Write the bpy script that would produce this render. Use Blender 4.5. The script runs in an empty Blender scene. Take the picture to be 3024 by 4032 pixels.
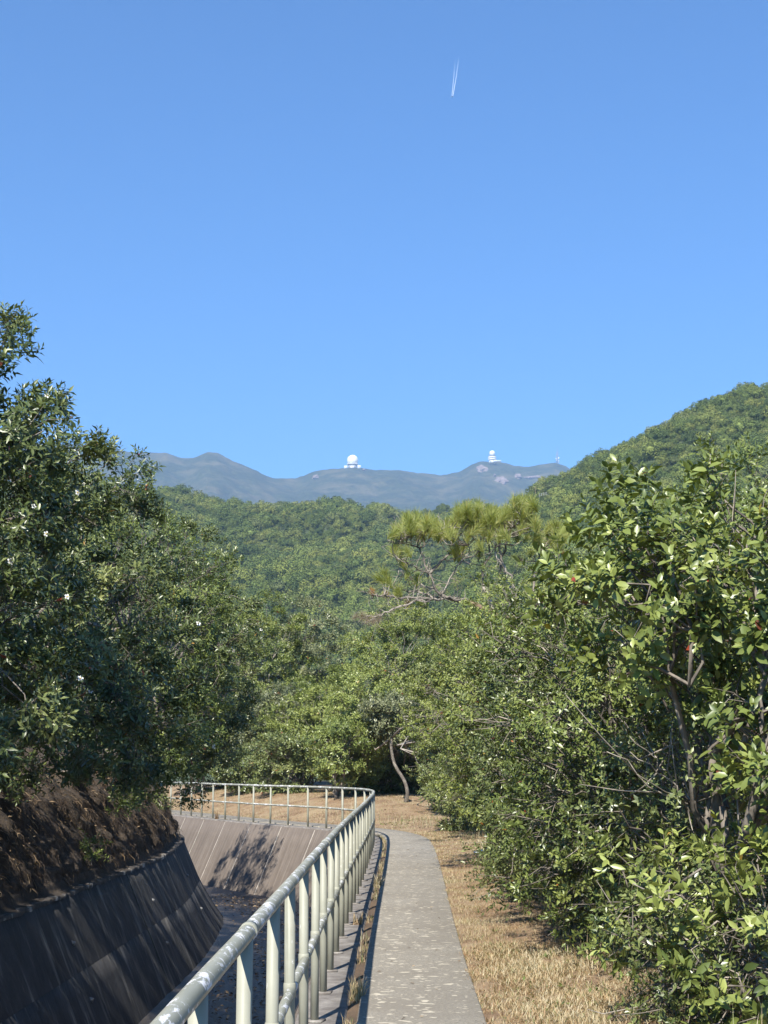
import bpy, math, random
import numpy as np
from mathutils import Matrix, Vector, noise as mnoise

SC = bpy.context.scene
COL = SC.collection
RNG = np.random.default_rng(11)
random.seed(11)
R = math.radians

# ------------------------------------------------------------------ camera
CAM_H, PITCH, F = 1.63, R(9.7), 5824.0
cam_d = bpy.data.cameras.new('camera')
cam = bpy.data.objects.new('camera', cam_d)
COL.objects.link(cam)
cam_d.sensor_width = 36.0
cam_d.lens = 52.0
cam_d.clip_start = 0.1
cam_d.clip_end = 60000.0
cam.location = (0, 0, CAM_H)
cam.rotation_euler = (R(90) + PITCH, 0, 0)
SC.camera = cam

# ------------------------------------------------------------------ light
SUN_TRAVEL = Vector((0.30, 1.0, -0.98)).normalized()
to_sun = -SUN_TRAVEL
sun_elev = math.asin(to_sun.z)
world = bpy.data.worlds.new('World')
SC.world = world
world.use_nodes = True
wn = world.node_tree
wn.nodes.clear()
w_out = wn.nodes.new('ShaderNodeOutputWorld')
w_bg = wn.nodes.new('ShaderNodeBackground')
w_sky = wn.nodes.new('ShaderNodeTexSky')
w_sky.sky_type = 'NISHITA'
w_sky.sun_disc = False
w_sky.sun_elevation = sun_elev
w_sky.sun_rotation = math.atan2(to_sun.x, to_sun.y)
w_sky.altitude = 100
w_sky.air_density = 1.0
w_sky.dust_density = 0.35
w_sky.ozone_density = 2.0
w_bg.inputs['Strength'].default_value = 0.076
w_wb = wn.nodes.new('ShaderNodeMix')          # camera white balance on the whole sky
w_wb.data_type = 'RGBA'
w_wb.blend_type = 'MULTIPLY'
w_wb.inputs[0].default_value = 1.0
w_wb.inputs[7].default_value = (0.41, 0.85, 1.29, 1)
wn.links.new(w_sky.outputs[0], w_wb.inputs[6])
wn.links.new(w_wb.outputs[2], w_bg.inputs[0])
wn.links.new(w_bg.outputs[0], w_out.inputs[0])
sun_d = bpy.data.lights.new('sun', 'SUN')
sun_d.energy = 5.0
sun_d.angle = R(0.5)
sun_d.color = (1.0, 0.95, 0.87)
sun = bpy.data.objects.new('sun', sun_d)
COL.objects.link(sun)
sun.location = (-10, -30, 40)
sun.rotation_euler = SUN_TRAVEL.to_track_quat('-Z', 'Y').to_euler()
SC.view_settings.view_transform = 'Standard'
SC.view_settings.look = 'None'
SC.view_settings.exposure = 1.02
SC.view_settings.gamma = 1.0
SC.view_settings.use_curve_mapping = False
SC.render.engine = 'CYCLES'
SC.cycles.max_bounces = 6
SC.cycles.diffuse_bounces = 1
SC.cycles.glossy_bounces = 2
SC.cycles.transmission_bounces = 3
SC.cycles.transparent_max_bounces = 8
SC.cycles.volume_bounces = 0
SC.cycles.use_denoising = True
SC.cycles.sample_clamp_indirect = 4.0
HAZE_DENSITY = 1.4e-4


# ------------------------------------------------------------------ helpers
def ray(px, py):
    """direction through a pixel of the 3024 x 4032 photograph"""
    u, v = (px - 1512) / F, (2016 - py) / F
    return (u, math.cos(PITCH) - v * math.sin(PITCH), math.sin(PITCH) + v * math.cos(PITCH))


def at(px, py, Y):
    d = ray(px, py)
    t = Y / d[1]
    return np.array([d[0] * t, Y, CAM_H + d[2] * t])


def tag(o, label=None, cat=None, group=None, kind=None):
    if label: o['label'] = label
    if cat: o['category'] = cat
    if group: o['group'] = group
    if kind: o['kind'] = kind
    return o


def empty(name, loc):
    o = bpy.data.objects.new(name, None)
    o.empty_display_size = 0.2
    COL.objects.link(o)
    o.location = loc
    return o


def tri_mesh(name, V, Fc, mat=None, attr=None, uv=None, smooth=False):
    V = np.asarray(V, dtype=np.float32).reshape(-1, 3)
    Fc = np.asarray(Fc, dtype=np.int32)
    k = Fc.shape[1]
    me = bpy.data.meshes.new(name)
    me.vertices.add(len(V))
    me.vertices.foreach_set('co', V.ravel())
    me.loops.add(Fc.size)
    me.loops.foreach_set('vertex_index', Fc.ravel())
    me.polygons.add(len(Fc))
    me.polygons.foreach_set('loop_start', np.arange(0, Fc.size, k, dtype=np.int32))
    if smooth:
        me.polygons.foreach_set('use_smooth', np.ones(len(Fc), dtype=bool))
    if uv is not None:
        l = me.uv_layers.new(name='UVMap')
        l.data.foreach_set('uv', np.asarray(uv, dtype=np.float32)[Fc.ravel()].ravel())
    if attr is not None:
        a = me.attributes.new('tint', 'FLOAT', 'POINT')
        a.data.foreach_set('value', np.asarray(attr, dtype=np.float32).ravel())
    me.update(calc_edges=True)
    if mat: me.materials.append(mat)
    return me


def link(name, me, parent=None, loc=None, kind=None):
    o = bpy.data.objects.new(name, me)
    COL.objects.link(o)
    if parent: o.parent = parent
    if loc is not None: o.location = loc
    if kind: o['kind'] = kind
    return o


class MB:
    """collects pieces (quads are split into triangles) into one mesh"""
    def __init__(s):
        s.V, s.F, s.U, s.n = [], [], [], 0

    def add(s, V, Fc, uv=None):
        V = np.asarray(V, dtype=float).reshape(-1, 3)
        s.V.append(V)
        s.U.append(np.zeros((len(V), 2)) if uv is None else np.asarray(uv, dtype=float))
        for f in Fc:
            f = [i + s.n for i in f]
            for k in range(1, len(f) - 1):
                s.F.append((f[0], f[k], f[k + 1]))
        s.n += len(V)

    def box(s, c, size, rz=0.0, taper=1.0):
        x, y, z = [a / 2 for a in size]
        P = np.array([(-x, -y, -z), (x, -y, -z), (x, y, -z), (-x, y, -z),
                      (-x * taper, -y * taper, z), (x * taper, -y * taper, z), (x * taper, y * taper, z), (-x * taper, y * taper, z)])
        ca, sa = math.cos(rz), math.sin(rz)
        P = np.stack([P[:, 0] * ca - P[:, 1] * sa, P[:, 0] * sa + P[:, 1] * ca, P[:, 2]], 1) + np.asarray(c)
        s.add(P, [(3, 2, 1, 0), (4, 5, 6, 7), (0, 1, 5, 4), (1, 2, 6, 5), (2, 3, 7, 6), (3, 0, 4, 7)])

    def tube(s, pts, rad, n=8, cap=True):
        pts = np.asarray(pts, dtype=float)
        m = len(pts)
        rad = np.full(m, rad, dtype=float) if np.isscalar(rad) else np.asarray(rad, dtype=float)
        T = np.gradient(pts, axis=0)
        T /= np.linalg.norm(T, axis=1)[:, None] + 1e-9
        ref = np.array([0, 0, 1.0]) if abs(T[:, 2]).mean() < 0.8 else np.array([1.0, 0, 0])
        A = np.cross(T, ref); A /= np.linalg.norm(A, axis=1)[:, None] + 1e-9
        B = np.cross(A, T)
        L = np.concatenate([[0], np.cumsum(np.linalg.norm(np.diff(pts, axis=0), axis=1))])
        th = np.linspace(0, 2 * math.pi, n + 1)
        V = pts[:, None] + rad[:, None, None] * (np.cos(th)[None, :, None] * A[:, None] + np.sin(th)[None, :, None] * B[:, None])
        uv = np.stack([np.tile(th / (2 * math.pi), (m, 1)), np.tile(L[:, None], (1, n + 1))], 2).reshape(-1, 2)
        q = []
        for i in range(m - 1):
            for j in range(n):
                a = i * (n + 1) + j
                q.append((a, a + 1, a + n + 2, a + n + 1))
        if cap:
            q.append(tuple(range(n - 1, -1, -1)))
            q.append(tuple((m - 1) * (n + 1) + j for j in range(n)))
        s.add(V.reshape(-1, 3), q, uv)

    def lathe(s, prof, n=24, c=(0, 0, 0)):
        th = np.linspace(0, 2 * math.pi, n, endpoint=False)
        prof = np.asarray(prof, dtype=float)
        V = np.stack([prof[:, None, 0] * np.cos(th), prof[:, None, 0] * np.sin(th), np.repeat(prof[:, 1:2], n, 1)], 2) + np.asarray(c)
        q = []
        for i in range(len(prof) - 1):
            for j in range(n):
                k = (j + 1) % n
                q.append((i * n + j, i * n + k, (i + 1) * n + k, (i + 1) * n + j))
        q.append(tuple(range(n - 1, -1, -1)))
        q.append(tuple((len(prof) - 1) * n + j for j in range(n)))
        s.add(V.reshape(-1, 3), q)

    def mesh(s, name, mat, smooth=False):
        return tri_mesh(name, np.concatenate(s.V), np.array(s.F), mat, uv=np.concatenate(s.U), smooth=smooth)

    def build(s, name, mat, parent=None, loc=None, kind=None, smooth=False):
        return link(name, s.mesh(name, mat, smooth), parent, loc, kind)


# ------------------------------------------------------------------ materials
def new_mat(name):
    m = bpy.data.materials.new(name)
    m.use_nodes = True
    nt = m.node_tree
    bs = nt.nodes['Principled BSDF']
    return m, nt, bs


def N(nt, typ, **kw):
    n = nt.nodes.new(typ)
    for k, v in kw.items():
        if k in n.inputs.keys() if hasattr(n.inputs, 'keys') else False:
            n.inputs[k].default_value = v
        else:
            setattr(n, k, v)
    return n


def ramp(nt, fac, stops, interp='LINEAR'):
    r = nt.nodes.new('ShaderNodeValToRGB')
    r.color_ramp.interpolation = interp
    el = r.color_ramp.elements
    while len(el) > 1: el.remove(el[-1])
    el[0].position = stops[0][0]
    el[0].color = (*stops[0][1], 1) if len(stops[0][1]) == 3 else stops[0][1]
    for p, c in stops[1:]:
        e = el.new(p)
        e.color = (*c, 1)
    nt.links.new(fac, r.inputs[0])
    return r.outputs[0]


def g3(v): return (v, v, v)


def noise_n(nt, vec, scale, detail=4, rough=0.6, dist=0.0):
    n = nt.nodes.new('ShaderNodeTexNoise')
    n.inputs['Scale'].default_value = scale
    n.inputs['Detail'].default_value = detail
    n.inputs['Roughness'].default_value = rough
    n.inputs['Distortion'].default_value = dist
    if vec is not None: nt.links.new(vec, n.inputs['Vector'])
    return n.outputs[0]


def mapping(nt, vec, scale=(1, 1, 1), loc=(0, 0, 0)):
    m = nt.nodes.new('ShaderNodeMapping')
    m.inputs['Scale'].default_value = scale
    m.inputs['Location'].default_value = loc
    nt.links.new(vec, m.inputs['Vector'])
    return m.outputs[0]


def mix(nt, fac, a, b, blend='MIX'):
    m = nt.nodes.new('ShaderNodeMix')
    m.data_type = 'RGBA'
    m.blend_type = blend
    for sock, val in ((m.inputs[0], fac), (m.inputs[6], a), (m.inputs[7], b)):
        if isinstance(val, bpy.types.NodeSocket): nt.links.new(val, sock)
        elif isinstance(val, (int, float)): sock.default_value = val
        else: sock.default_value = (*val, 1)
    return m.outputs[2]


def bump(nt, bs, h, strength=0.4, dist=0.02):
    b = nt.nodes.new('ShaderNodeBump')
    b.inputs['Strength'].default_value = strength
    b.inputs['Distance'].default_value = dist
    nt.links.new(h, b.inputs['Height'])
    nt.links.new(b.outputs[0], bs.inputs['Normal'])


def texco(nt, which='Object'):
    return nt.nodes.new('ShaderNodeTexCoord').outputs[which]


def flat_mat(name, col, rough=0.6, metal=0.0, var=0.25, scale=8.0):
    m, nt, bs = new_mat(name)
    n = noise_n(nt, texco(nt), scale, 5)
    c = ramp(nt, n, [(0.3, tuple(a * (1 - var) for a in col)), (0.7, tuple(min(1, a * (1 + var)) for a in col))])
    nt.links.new(c, bs.inputs['Base Color'])
    bs.inputs['Roughness'].default_value = rough
    bs.inputs['Metallic'].default_value = metal
    return m


def leaf_mat(name, stops, rough=0.36, trans=0.22, spec=0.5):
    m, nt, bs = new_mat(name)
    a = nt.nodes.new('ShaderNodeAttribute')
    a.attribute_name = 'tint'
    c = ramp(nt, a.outputs['Fac'], stops)
    nt.links.new(c, bs.inputs['Base Color'])
    bs.inputs['Roughness'].default_value = rough
    bs.inputs['Specular IOR Level'].default_value = spec
    tr = nt.nodes.new('ShaderNodeBsdfTranslucent')
    hc = mix(nt, 1.0, c, (1.3, 1.35, 0.5), 'MULTIPLY')
    nt.links.new(hc, tr.inputs['Color'])
    ms = nt.nodes.new('ShaderNodeMixShader')
    ms.inputs[0].default_value = trans
    nt.links.new(bs.outputs[0], ms.inputs[1])
    nt.links.new(tr.outputs[0], ms.inputs[2])
    nt.links.new(ms.outputs[0], nt.nodes['Material Output'].inputs['Surface'])
    return m


RARE = [(0.905, (0.34, 0.30, 0.05)), (0.93, (0.30, 0.16, 0.04)), (0.96, (0.26, 0.035, 0.02)), (1.0, (0.12, 0.05, 0.03))]
M = {}
M['leaf_dark'] = leaf_mat('leaf_dark', [(0, (0.027, 0.043, 0.015)), (0.35, (0.064, 0.090, 0.028)), (0.65, (0.123, 0.148, 0.047)), (0.88, (0.212, 0.235, 0.084))] + RARE, 0.36, 0.12, 0.5)
M['leaf_mid'] = leaf_mat('leaf_mid', [(0, (0.043, 0.065, 0.017)), (0.4, (0.110, 0.144, 0.035)), (0.7, (0.188, 0.223, 0.055)), (0.88, (0.280, 0.316, 0.092))] + RARE, 0.38, 0.15, 0.5)
M['leaf_light'] = leaf_mat('leaf_light', [(0, (0.065, 0.090, 0.020)), (0.4, (0.148, 0.180, 0.040)), (0.7, (0.225, 0.252, 0.060)), (0.88, (0.29, 0.32, 0.10))] + RARE, 0.45, 0.2)
M['leaf_grey'] = leaf_mat('leaf_grey', [(0, (0.040, 0.055, 0.024)), (0.4, (0.105, 0.122, 0.054)), (0.7, (0.17, 0.18, 0.085)), (0.88, (0.24, 0.25, 0.13))] + RARE, 0.38, 0.12, 0.5)
M['needle'] = leaf_mat('needle', [(0, (0.15, 0.18, 0.045)), (0.5, (0.29, 0.32, 0.085)), (0.8, (0.44, 0.45, 0.155)), (0.9, (0.44, 0.20, 0.05)), (0.96, (0.34, 0.27, 0.21)), (1, (0.38, 0.33, 0.28))], 0.5, 0.42)
M['dry_grass'] = leaf_mat('dry_grass', [(0, (0.211, 0.115, 0.060)), (0.25, (0.317, 0.207, 0.105)), (0.55, (0.405, 0.318, 0.176)), (0.85, (0.528, 0.460, 0.321)), (0.93, (0.141, 0.165, 0.050)), (1, (0.088, 0.129, 0.030))], 0.6, 0.2)
M['dead'] = leaf_mat('dead', [(0, (0.05, 0.032, 0.02)), (0.5, (0.12, 0.08, 0.045)), (0.8, (0.22, 0.15, 0.08)), (1, (0.36, 0.27, 0.16))], 0.7, 0.1)
M['petal'] = flat_mat('petal', (0.82, 0.80, 0.74), 0.5, 0, 0.04, 30)
M['stamen'] = flat_mat('stamen', (0.62, 0.36, 0.06), 0.6, 0, 0.1, 60)
M['berry'] = flat_mat('berry', (0.055, 0.03, 0.024), 0.35, 0, 0.3, 30)


def bark_mat(name, dark, light):
    m, nt, bs = new_mat(name)
    t = texco(nt)
    n1 = noise_n(nt, mapping(nt, t, (1, 1, 0.35)), 14, 6, 0.65)
    n2 = noise_n(nt, t, 5, 4)
    c = ramp(nt, n1, [(0.3, dark), (0.62, light)])
    c = mix(nt, ramp(nt, n2, [(0.5, g3(0)), (0.66, g3(0.7))]), c, tuple(min(0.6, a * 1.7 + 0.03) for a in light))
    nt.links.new(c, bs.inputs['Base Color'])
    bs.inputs['Roughness'].default_value = 0.85
    bump(nt, bs, n1, 0.6, 0.01)
    return m


M['bark_grey'] = bark_mat('bark_grey', (0.06, 0.05, 0.04), (0.17, 0.145, 0.115))
M['bark_brown'] = bark_mat('bark_brown', (0.07, 0.045, 0.028), (0.20, 0.135, 0.085))
M['bark_pale'] = bark_mat('bark_pale', (0.11, 0.09, 0.07), (0.27, 0.235, 0.19))


def concrete_path():
    m, nt, bs = new_mat('path_concrete')
    t = texco(nt)
    fine = noise_n(nt, t, 42, 6, 0.9)
    big = noise_n(nt, t, 0.9, 5, 0.6)
    fl = noise_n(nt, mapping(nt, t, (1.0, 1.6, 1)), 9.0, 2.0, 0.5, 0.2)
    fl2 = noise_n(nt, mapping(nt, t, (1.0, 1.1, 1), (3, 7, 0)), 15, 2.0, 0.5)
    base = ramp(nt, fine, [(0.33, (0.081, 0.073, 0.058)), (0.5, (0.224, 0.202, 0.161)), (0.67, (0.420, 0.379, 0.306))])
    base = mix(nt, ramp(nt, big, [(0.38, g3(0)), (0.62, g3(0.8))]), base, (0.181, 0.159, 0.124))
    patch = mix(nt, 1.0, ramp(nt, fl, [(0.635, g3(0)), (0.665, g3(.85))]), ramp(nt, fl2, [(0.66, g3(0)), (0.69, g3(0.8))]), 'LIGHTEN')
    c = mix(nt, patch, base, (0.496, 0.444, 0.341))
    nt.links.new(c, bs.inputs['Base Color'])
    bs.inputs['Roughness'].default_value = 0.9
    bump(nt, bs, fine, 0.5, 0.006)
    return m


def streaked(name, stops, streak_stops, su=9.0, sv=0.5, rough=0.85, blotch=None):
    """concrete wall, u along the wall, v down the slope (metres)"""
    m, nt, bs = new_mat(name)
    uv = texco(nt, 'UV')
    s1 = noise_n(nt, mapping(nt, uv, (su, sv, 1)), 1.0, 7, 0.7, 0.5 if blotch else 0.0)
    s2 = noise_n(nt, mapping(nt, uv, (su * 2.7, sv * 1.6, 1), (5, 3, 0)), 1.0, 5, 0.6)
    g = noise_n(nt, uv, 3.0, 6, 0.7)
    f = noise_n(nt, uv, 60, 3, 0.7)
    bl = noise_n(nt, mapping(nt, uv, (1.6, .7, 1), (9, 2, 0)), 1.3, 7, 0.72)
    c = ramp(nt, g, stops)
    c = mix(nt, ramp(nt, s1, [(0.40, g3(0)), (0.66, g3(0.85))]), c, streak_stops[0])
    c = mix(nt, ramp(nt, s2, [(0.535, g3(0)), (0.68, g3(0.9))]), c, streak_stops[1])
    if blotch: c = mix(nt, ramp(nt, bl, [(0.47, g3(0)), (0.62, g3(.8))]), c, blotch)
    c = mix(nt, ramp(nt, f, [(0.3, g3(0.35)), (0.7, g3(0))]), c, tuple(a * 0.5 for a in streak_stops[0]))
    nt.links.new(c, bs.inputs['Base Color'])
    bs.inputs['Roughness'].default_value = rough
    bump(nt, bs, bl if blotch else f, 0.8 if blotch else 0.35, 0.05 if blotch else 0.01)
    return m


M['path'] = concrete_path()
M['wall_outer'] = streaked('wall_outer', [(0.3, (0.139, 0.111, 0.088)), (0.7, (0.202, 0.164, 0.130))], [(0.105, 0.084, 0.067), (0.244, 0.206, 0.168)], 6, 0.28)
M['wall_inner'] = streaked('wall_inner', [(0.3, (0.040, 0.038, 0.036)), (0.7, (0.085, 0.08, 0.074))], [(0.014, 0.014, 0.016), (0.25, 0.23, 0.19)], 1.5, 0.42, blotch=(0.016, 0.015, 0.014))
M['joint'] = flat_mat('joint', (0.40, 0.355, 0.30), 0.8, 0, 0.35, 6)


def coping_mat():
    m, nt, bs = new_mat('coping_concrete')
    t = texco(nt)
    a = noise_n(nt, t, 4, 6, 0.7)
    f = noise_n(nt, t, 70, 3, 0.8)
    c = ramp(nt, a, [(0.32, (0.085, 0.072, 0.06)), (0.5, (0.20, 0.18, 0.157)), (0.7, (0.34, 0.315, 0.275))])
    c = mix(nt, ramp(nt, f, [(0.35, g3(0.5)), (0.6, g3(0))]), c, (0.12, 0.10, 0.085))
    nt.links.new(c, bs.inputs['Base Color'])
    bs.inputs['Roughness'].default_value = 0.9
    bump(nt, bs, f, 0.5, 0.008)
    return m


M['coping'] = coping_mat()


def lip_mat():
    m, nt, bs = new_mat('broken_lip')
    t = texco(nt)
    a = noise_n(nt, t, 2.2, 6, 0.75)
    c = ramp(nt, a, [(0.40, (0.03, 0.024, 0.018)), (0.54, (0.075, 0.062, 0.05)), (0.60, (0.34, 0.31, 0.26)), (0.75, (0.45, 0.42, 0.37))])
    nt.links.new(c, bs.inputs['Base Color'])
    bs.inputs['Roughness'].default_value = 0.9
    return m


M['lip'] = lip_mat()


def ground_mat(name, cols, scale=1.5, fscale=40, rough=0.95, bs_d=0.03):
    m, nt, bs = new_mat(name)
    t = texco(nt)
    a = noise_n(nt, t, scale, 6, 0.65)
    f = noise_n(nt, t, fscale, 4, 0.75)
    s = nt.nodes.new('ShaderNodeMath'); s.operation = 'MULTIPLY_ADD'
    nt.links.new(f, s.inputs[0]); s.inputs[1].default_value = 0.6
    nt.links.new(a, s.inputs[2])
    n = len(cols)
    c = ramp(nt, s.outputs[0], [(0.55 + 0.5 * i / (n - 1), cc) for i, cc in enumerate(cols)])
    nt.links.new(c, bs.inputs['Base Color'])
    bs.inputs['Roughness'].default_value = rough
    bump(nt, bs, f, 0.8, bs_d)
    return m


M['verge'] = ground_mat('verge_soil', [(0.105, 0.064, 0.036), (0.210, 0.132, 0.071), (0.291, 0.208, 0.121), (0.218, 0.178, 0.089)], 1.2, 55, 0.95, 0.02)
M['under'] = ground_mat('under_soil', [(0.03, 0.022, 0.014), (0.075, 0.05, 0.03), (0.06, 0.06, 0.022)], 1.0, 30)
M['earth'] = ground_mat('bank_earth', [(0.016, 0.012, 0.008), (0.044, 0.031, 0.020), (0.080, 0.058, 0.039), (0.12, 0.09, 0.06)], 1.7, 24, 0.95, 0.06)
M['floor'] = ground_mat('floor_silt', [(0.012, 0.010, 0.008), (0.036, 0.030, 0.024), (0.084, 0.069, 0.054)], 1.2, 20, 0.45, 0.02)
M['crack'] = ground_mat('crack_soil', [(0.06, 0.04, 0.025), (0.14, 0.09, 0.05)], 3, 40)
M['far_ground'] = ground_mat('far_ground', [(0.02, 0.035, 0.014), (0.05, 0.07, 0.024), (0.07, 0.085, 0.03)], 0.05, 0.6, 0.95, 0.5)


def rail_mat(name, chips):
    """grey green paint, worn to pale primer and silvery metal in rings along the tube"""
    m, nt, bs = new_mat(name)
    uv = texco(nt, 'UV')
    t = texco(nt)
    n0 = noise_n(nt, t, 3.2, 4, 0.6)
    paint = ramp(nt, n0, [(0.3, (0.229, 0.228, 0.176)), (0.7, (0.326, 0.321, 0.254))])
    n1 = noise_n(nt, mapping(nt, uv, (1.6, 4.5, 1)), 1.0, 6, 0.75, 0.9)
    n2 = noise_n(nt, mapping(nt, uv, (2.2, 17, 1), (4, 1, 0)), 1.0, 5, 0.75, 0.9)
    f1 = ramp(nt, n1, [(chips, g3(0)), (chips + 0.018, g3(1))])
    f2 = ramp(nt, n2, [(chips + 0.07, g3(0)), (chips + 0.09, g3(1))])
    ff = mix(nt, 1.0, f1, f2, 'LIGHTEN')
    pale = ramp(nt, n2, [(0.35, (0.507, 0.513, 0.517)), (0.6, (0.740, 0.721, 0.693))])
    c = mix(nt, ff, paint, pale)
    rust = noise_n(nt, t, 26, 4, 0.7)
    c = mix(nt, ramp(nt, rust, [(0.70, g3(0)), (0.76, g3(0.8))]), c, (0.155, 0.095, 0.055))
    nt.links.new(c, bs.inputs['Base Color'])
    bs.inputs['Roughness'].default_value = 0.5
    bs.inputs['Specular IOR Level'].default_value = 0.3
    bump(nt, bs, ff, 0.25, 0.002)
    return m


M['rail'] = rail_mat('rail_paint', 0.55)
M['post'] = rail_mat('post_paint', 0.66)
M['white_wall'] = flat_mat('white_wall', (0.78, 0.78, 0.76), 0.6, 0, 0.05, 0.1)
M['radome'] = flat_mat('radome_shell', (0.80, 0.80, 0.78), 0.55, 0, 0.04, 0.15)
M['grey_wall'] = flat_mat('grey_wall', (0.30, 0.31, 0.32), 0.7, 0, 0.15, 0.1)
M['dark_glass'] = flat_mat('dark_glass', (0.07, 0.08, 0.09), 0.25, 0, 0.2, 0.1)
M['mast_steel'] = flat_mat('mast_steel', (0.22, 0.21, 0.21), 0.6, 0.2, 0.15, 0.1)
M['rock'] = ground_mat('cliff_rock', [(0.10, 0.073, 0.062), (0.20, 0.155, 0.135), (0.29, 0.235, 0.205)], 0.06, 0.5, 0.9, 0.6)
M['plate'] = flat_mat('plate_paint', (0.62, 0.66, 0.68), 0.5, 0, 0.2, 30)
M['dark_mark_shadow'] = flat_mat('dark_mark_shadow', (0.05, 0.05, 0.06), 0.6, 0, 0.3, 30)  # plate marks, inner wall joints, and the shadow painted beside the plate
M['pvc'] = flat_mat('pvc', (0.17, 0.17, 0.165), 0.5, 0, 0.1, 30)

# ------------------------------------------------------------------ the line of the catchwater (railing line)
CTRL = np.array([(-.52, -6), (-.5, 0), (-.49, 3.5), (-.45, 9.6), (-.42, 13.5), (-.37, 17.5), (-.32, 21), (-.26, 26), (-.22, 31), (-.27, 34),
                 (-.55, 36.2), (-1.05, 38), (-1.72, 39.5), (-2.85, 41.5), (-3.83, 43.3), (-4.8, 45.3), (-6.4, 48.9), (-7.3, 50.9), (-9.5, 56), (-12.5, 63), (-16, 70)], dtype=float)


def catmull(P, n=40):
    P = np.vstack([2 * P[0] - P[1], P, 2 * P[-1] - P[-2]])
    out = []
    t = np.linspace(0, 1, n, endpoint=False)[:, None]
    for i in range(1, len(P) - 2):
        a, b, c, d = P[i - 1:i + 3]
        out.append(0.5 * (2 * b + (c - a) * t + (2 * a - 5 * b + 4 * c - d) * t ** 2 + (3 * b - a - 3 * c + d) * t ** 3))
    out.append(P[-2][None])
    return np.concatenate(out)


_c = catmull(CTRL)
_L = np.concatenate([[0], np.cumsum(np.linalg.norm(np.diff(_c, axis=0), axis=1))])
S_MAX = _L[-1]
_s = np.arange(0, S_MAX, 0.1)
CX = np.interp(_s, _L, _c[:, 0]); CY = np.interp(_s, _L, _c[:, 1])
ker = np.exp(-0.5 * (np.arange(-18, 19) / 3.5) ** 2); ker /= ker.sum()
CX[18:-18] = np.convolve(CX, ker, 'valid'); CY[18:-18] = np.convolve(CY, ker, 'valid')
TX = np.gradient(CX); TY = np.gradient(CY)
_n = np.hypot(TX, TY); TX /= _n; TY /= _n


def sm(a, b, x):
    t = np.clip((x - a) / (b - a), 0, 1)
    return t * t * (3 - 2 * t)


S_A, S_B = float(np.interp(26, CY, _s)), float(np.interp(36, CY, _s))


def cpt(s, d):
    """world x, y at arc length s and distance d to the right of the railing"""
    d = d - 0.55 * sm(S_A, S_B, s) * sm(2.3, 3.4, -np.asarray(d, dtype=float))
    x = np.interp(s, _s, CX); y = np.interp(s, _s, CY)
    tx = np.interp(s, _s, TX); ty = np.interp(s, _s, TY)
    return x + ty * d, y - tx * d


def sd_of(x, y):
    i = int(np.argmin((CX - x) ** 2 + (CY - y) ** 2))
    d = (x - CX[i]) * TY[i] - (y - CY[i]) * TX[i]
    return _s[i], d


def S_of_y(y):
    return float(np.interp(y, CY, _s))


BEND0, BEND1 = S_of_y(38.5), S_of_y(47.0)
BANK_D = np.array([-14, -8, -5.6, -4.75, -4.35, -4.1, -3.95, -3.86])
BANK_Z = np.array([3.1, 2.5, 1.95, 1.55, 1.1, 0.65, 0.28, 0.04])


def path_w(s): return 1.10 + 0.12 * sm(S_of_y(9), S_of_y(33), s)


def ground_z(s, d):
    if d < -3.86: return float(np.interp(d, BANK_D, BANK_Z))
    z = 0.0
    if d > 1.2:
        z += 0.10 * sm(1.3, 3.0, d) + 0.5 * sm(3, 30, d)
        z += 0.55 * sm(BEND0 - 1, BEND1, s) * sm(1.5, 4.5, d)
    return z


def gz(x, y):
    return ground_z(*sd_of(x, y))


def strip(name, mat, prof, s0, s1, ds, uvoff=0.0, jitter=None, smooth=False, kind=None, parent=None):
    """prof(s) -> list of (d, z); lofted along the line"""
    ss = np.arange(s0, s1 + ds * 0.5, ds)
    ss[-1] = s1
    V, U = [], []
    for s in ss:
        p = prof(s)
        v = 0.0
        for k, (d, z) in enumerate(p):
            if k: v += math.hypot(d - p[k - 1][0], z - p[k - 1][1])
            x, y = cpt(s, d)
            if jitter:
                jx, jz = jitter(x, y, d, z)
                x += jx; z += jz
            V.append((x, y, z)); U.append((s + uvoff, v))
    k = len(p)
    q = []
    for i in range(len(ss) - 1):
        for j in range(k - 1):
            a = i * k + j
            q.append((a, a + k, a + k + 1, a + 1))
    mb = MB(); mb.add(V, q, U)
    return mb.build(name, mat, parent, kind=kind, smooth=smooth)


# ------------------------------------------------------------------ ground pieces (structure)
def resample(p, n):
    d = np.array([a[0] for a in p]); z = np.array([a[1] for a in p])
    t = np.linspace(0, len(p) - 1, n)
    return list(zip(np.interp(t, range(len(p)), d), np.interp(t, range(len(p)), z)))


strip('path', M['path'], lambda s: [(0.27, -0.05), (0.275, 0.016), (0.29, 0.022), (path_w(s) - .012, 0.022), (path_w(s), 0.014), (path_w(s) + .004, -0.06)], 0, S_MAX, 0.4, kind='structure')
strip('coping', M['coping'], lambda s: [(-0.13, -0.16), (-0.13, -0.012), (-0.115, 0.0), (0.185, 0.002), (0.20, -0.03), (0.20, -0.09)], 0, S_MAX, 0.4, kind='structure')
strip('soil_joint', M['crack'], lambda s: [(0.19, -0.02), (0.24, -0.008), (0.28, -0.012)], 0, S_MAX, 0.3, kind='structure')


def vj(x, y, d, z):
    if d < 1.15: return 0, 0
    return 0, 0.035 * mnoise.noise((x * 1.7, y * 1.7, 0)) + 0.012 * mnoise.noise((x * 9, y * 9, 3))


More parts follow.
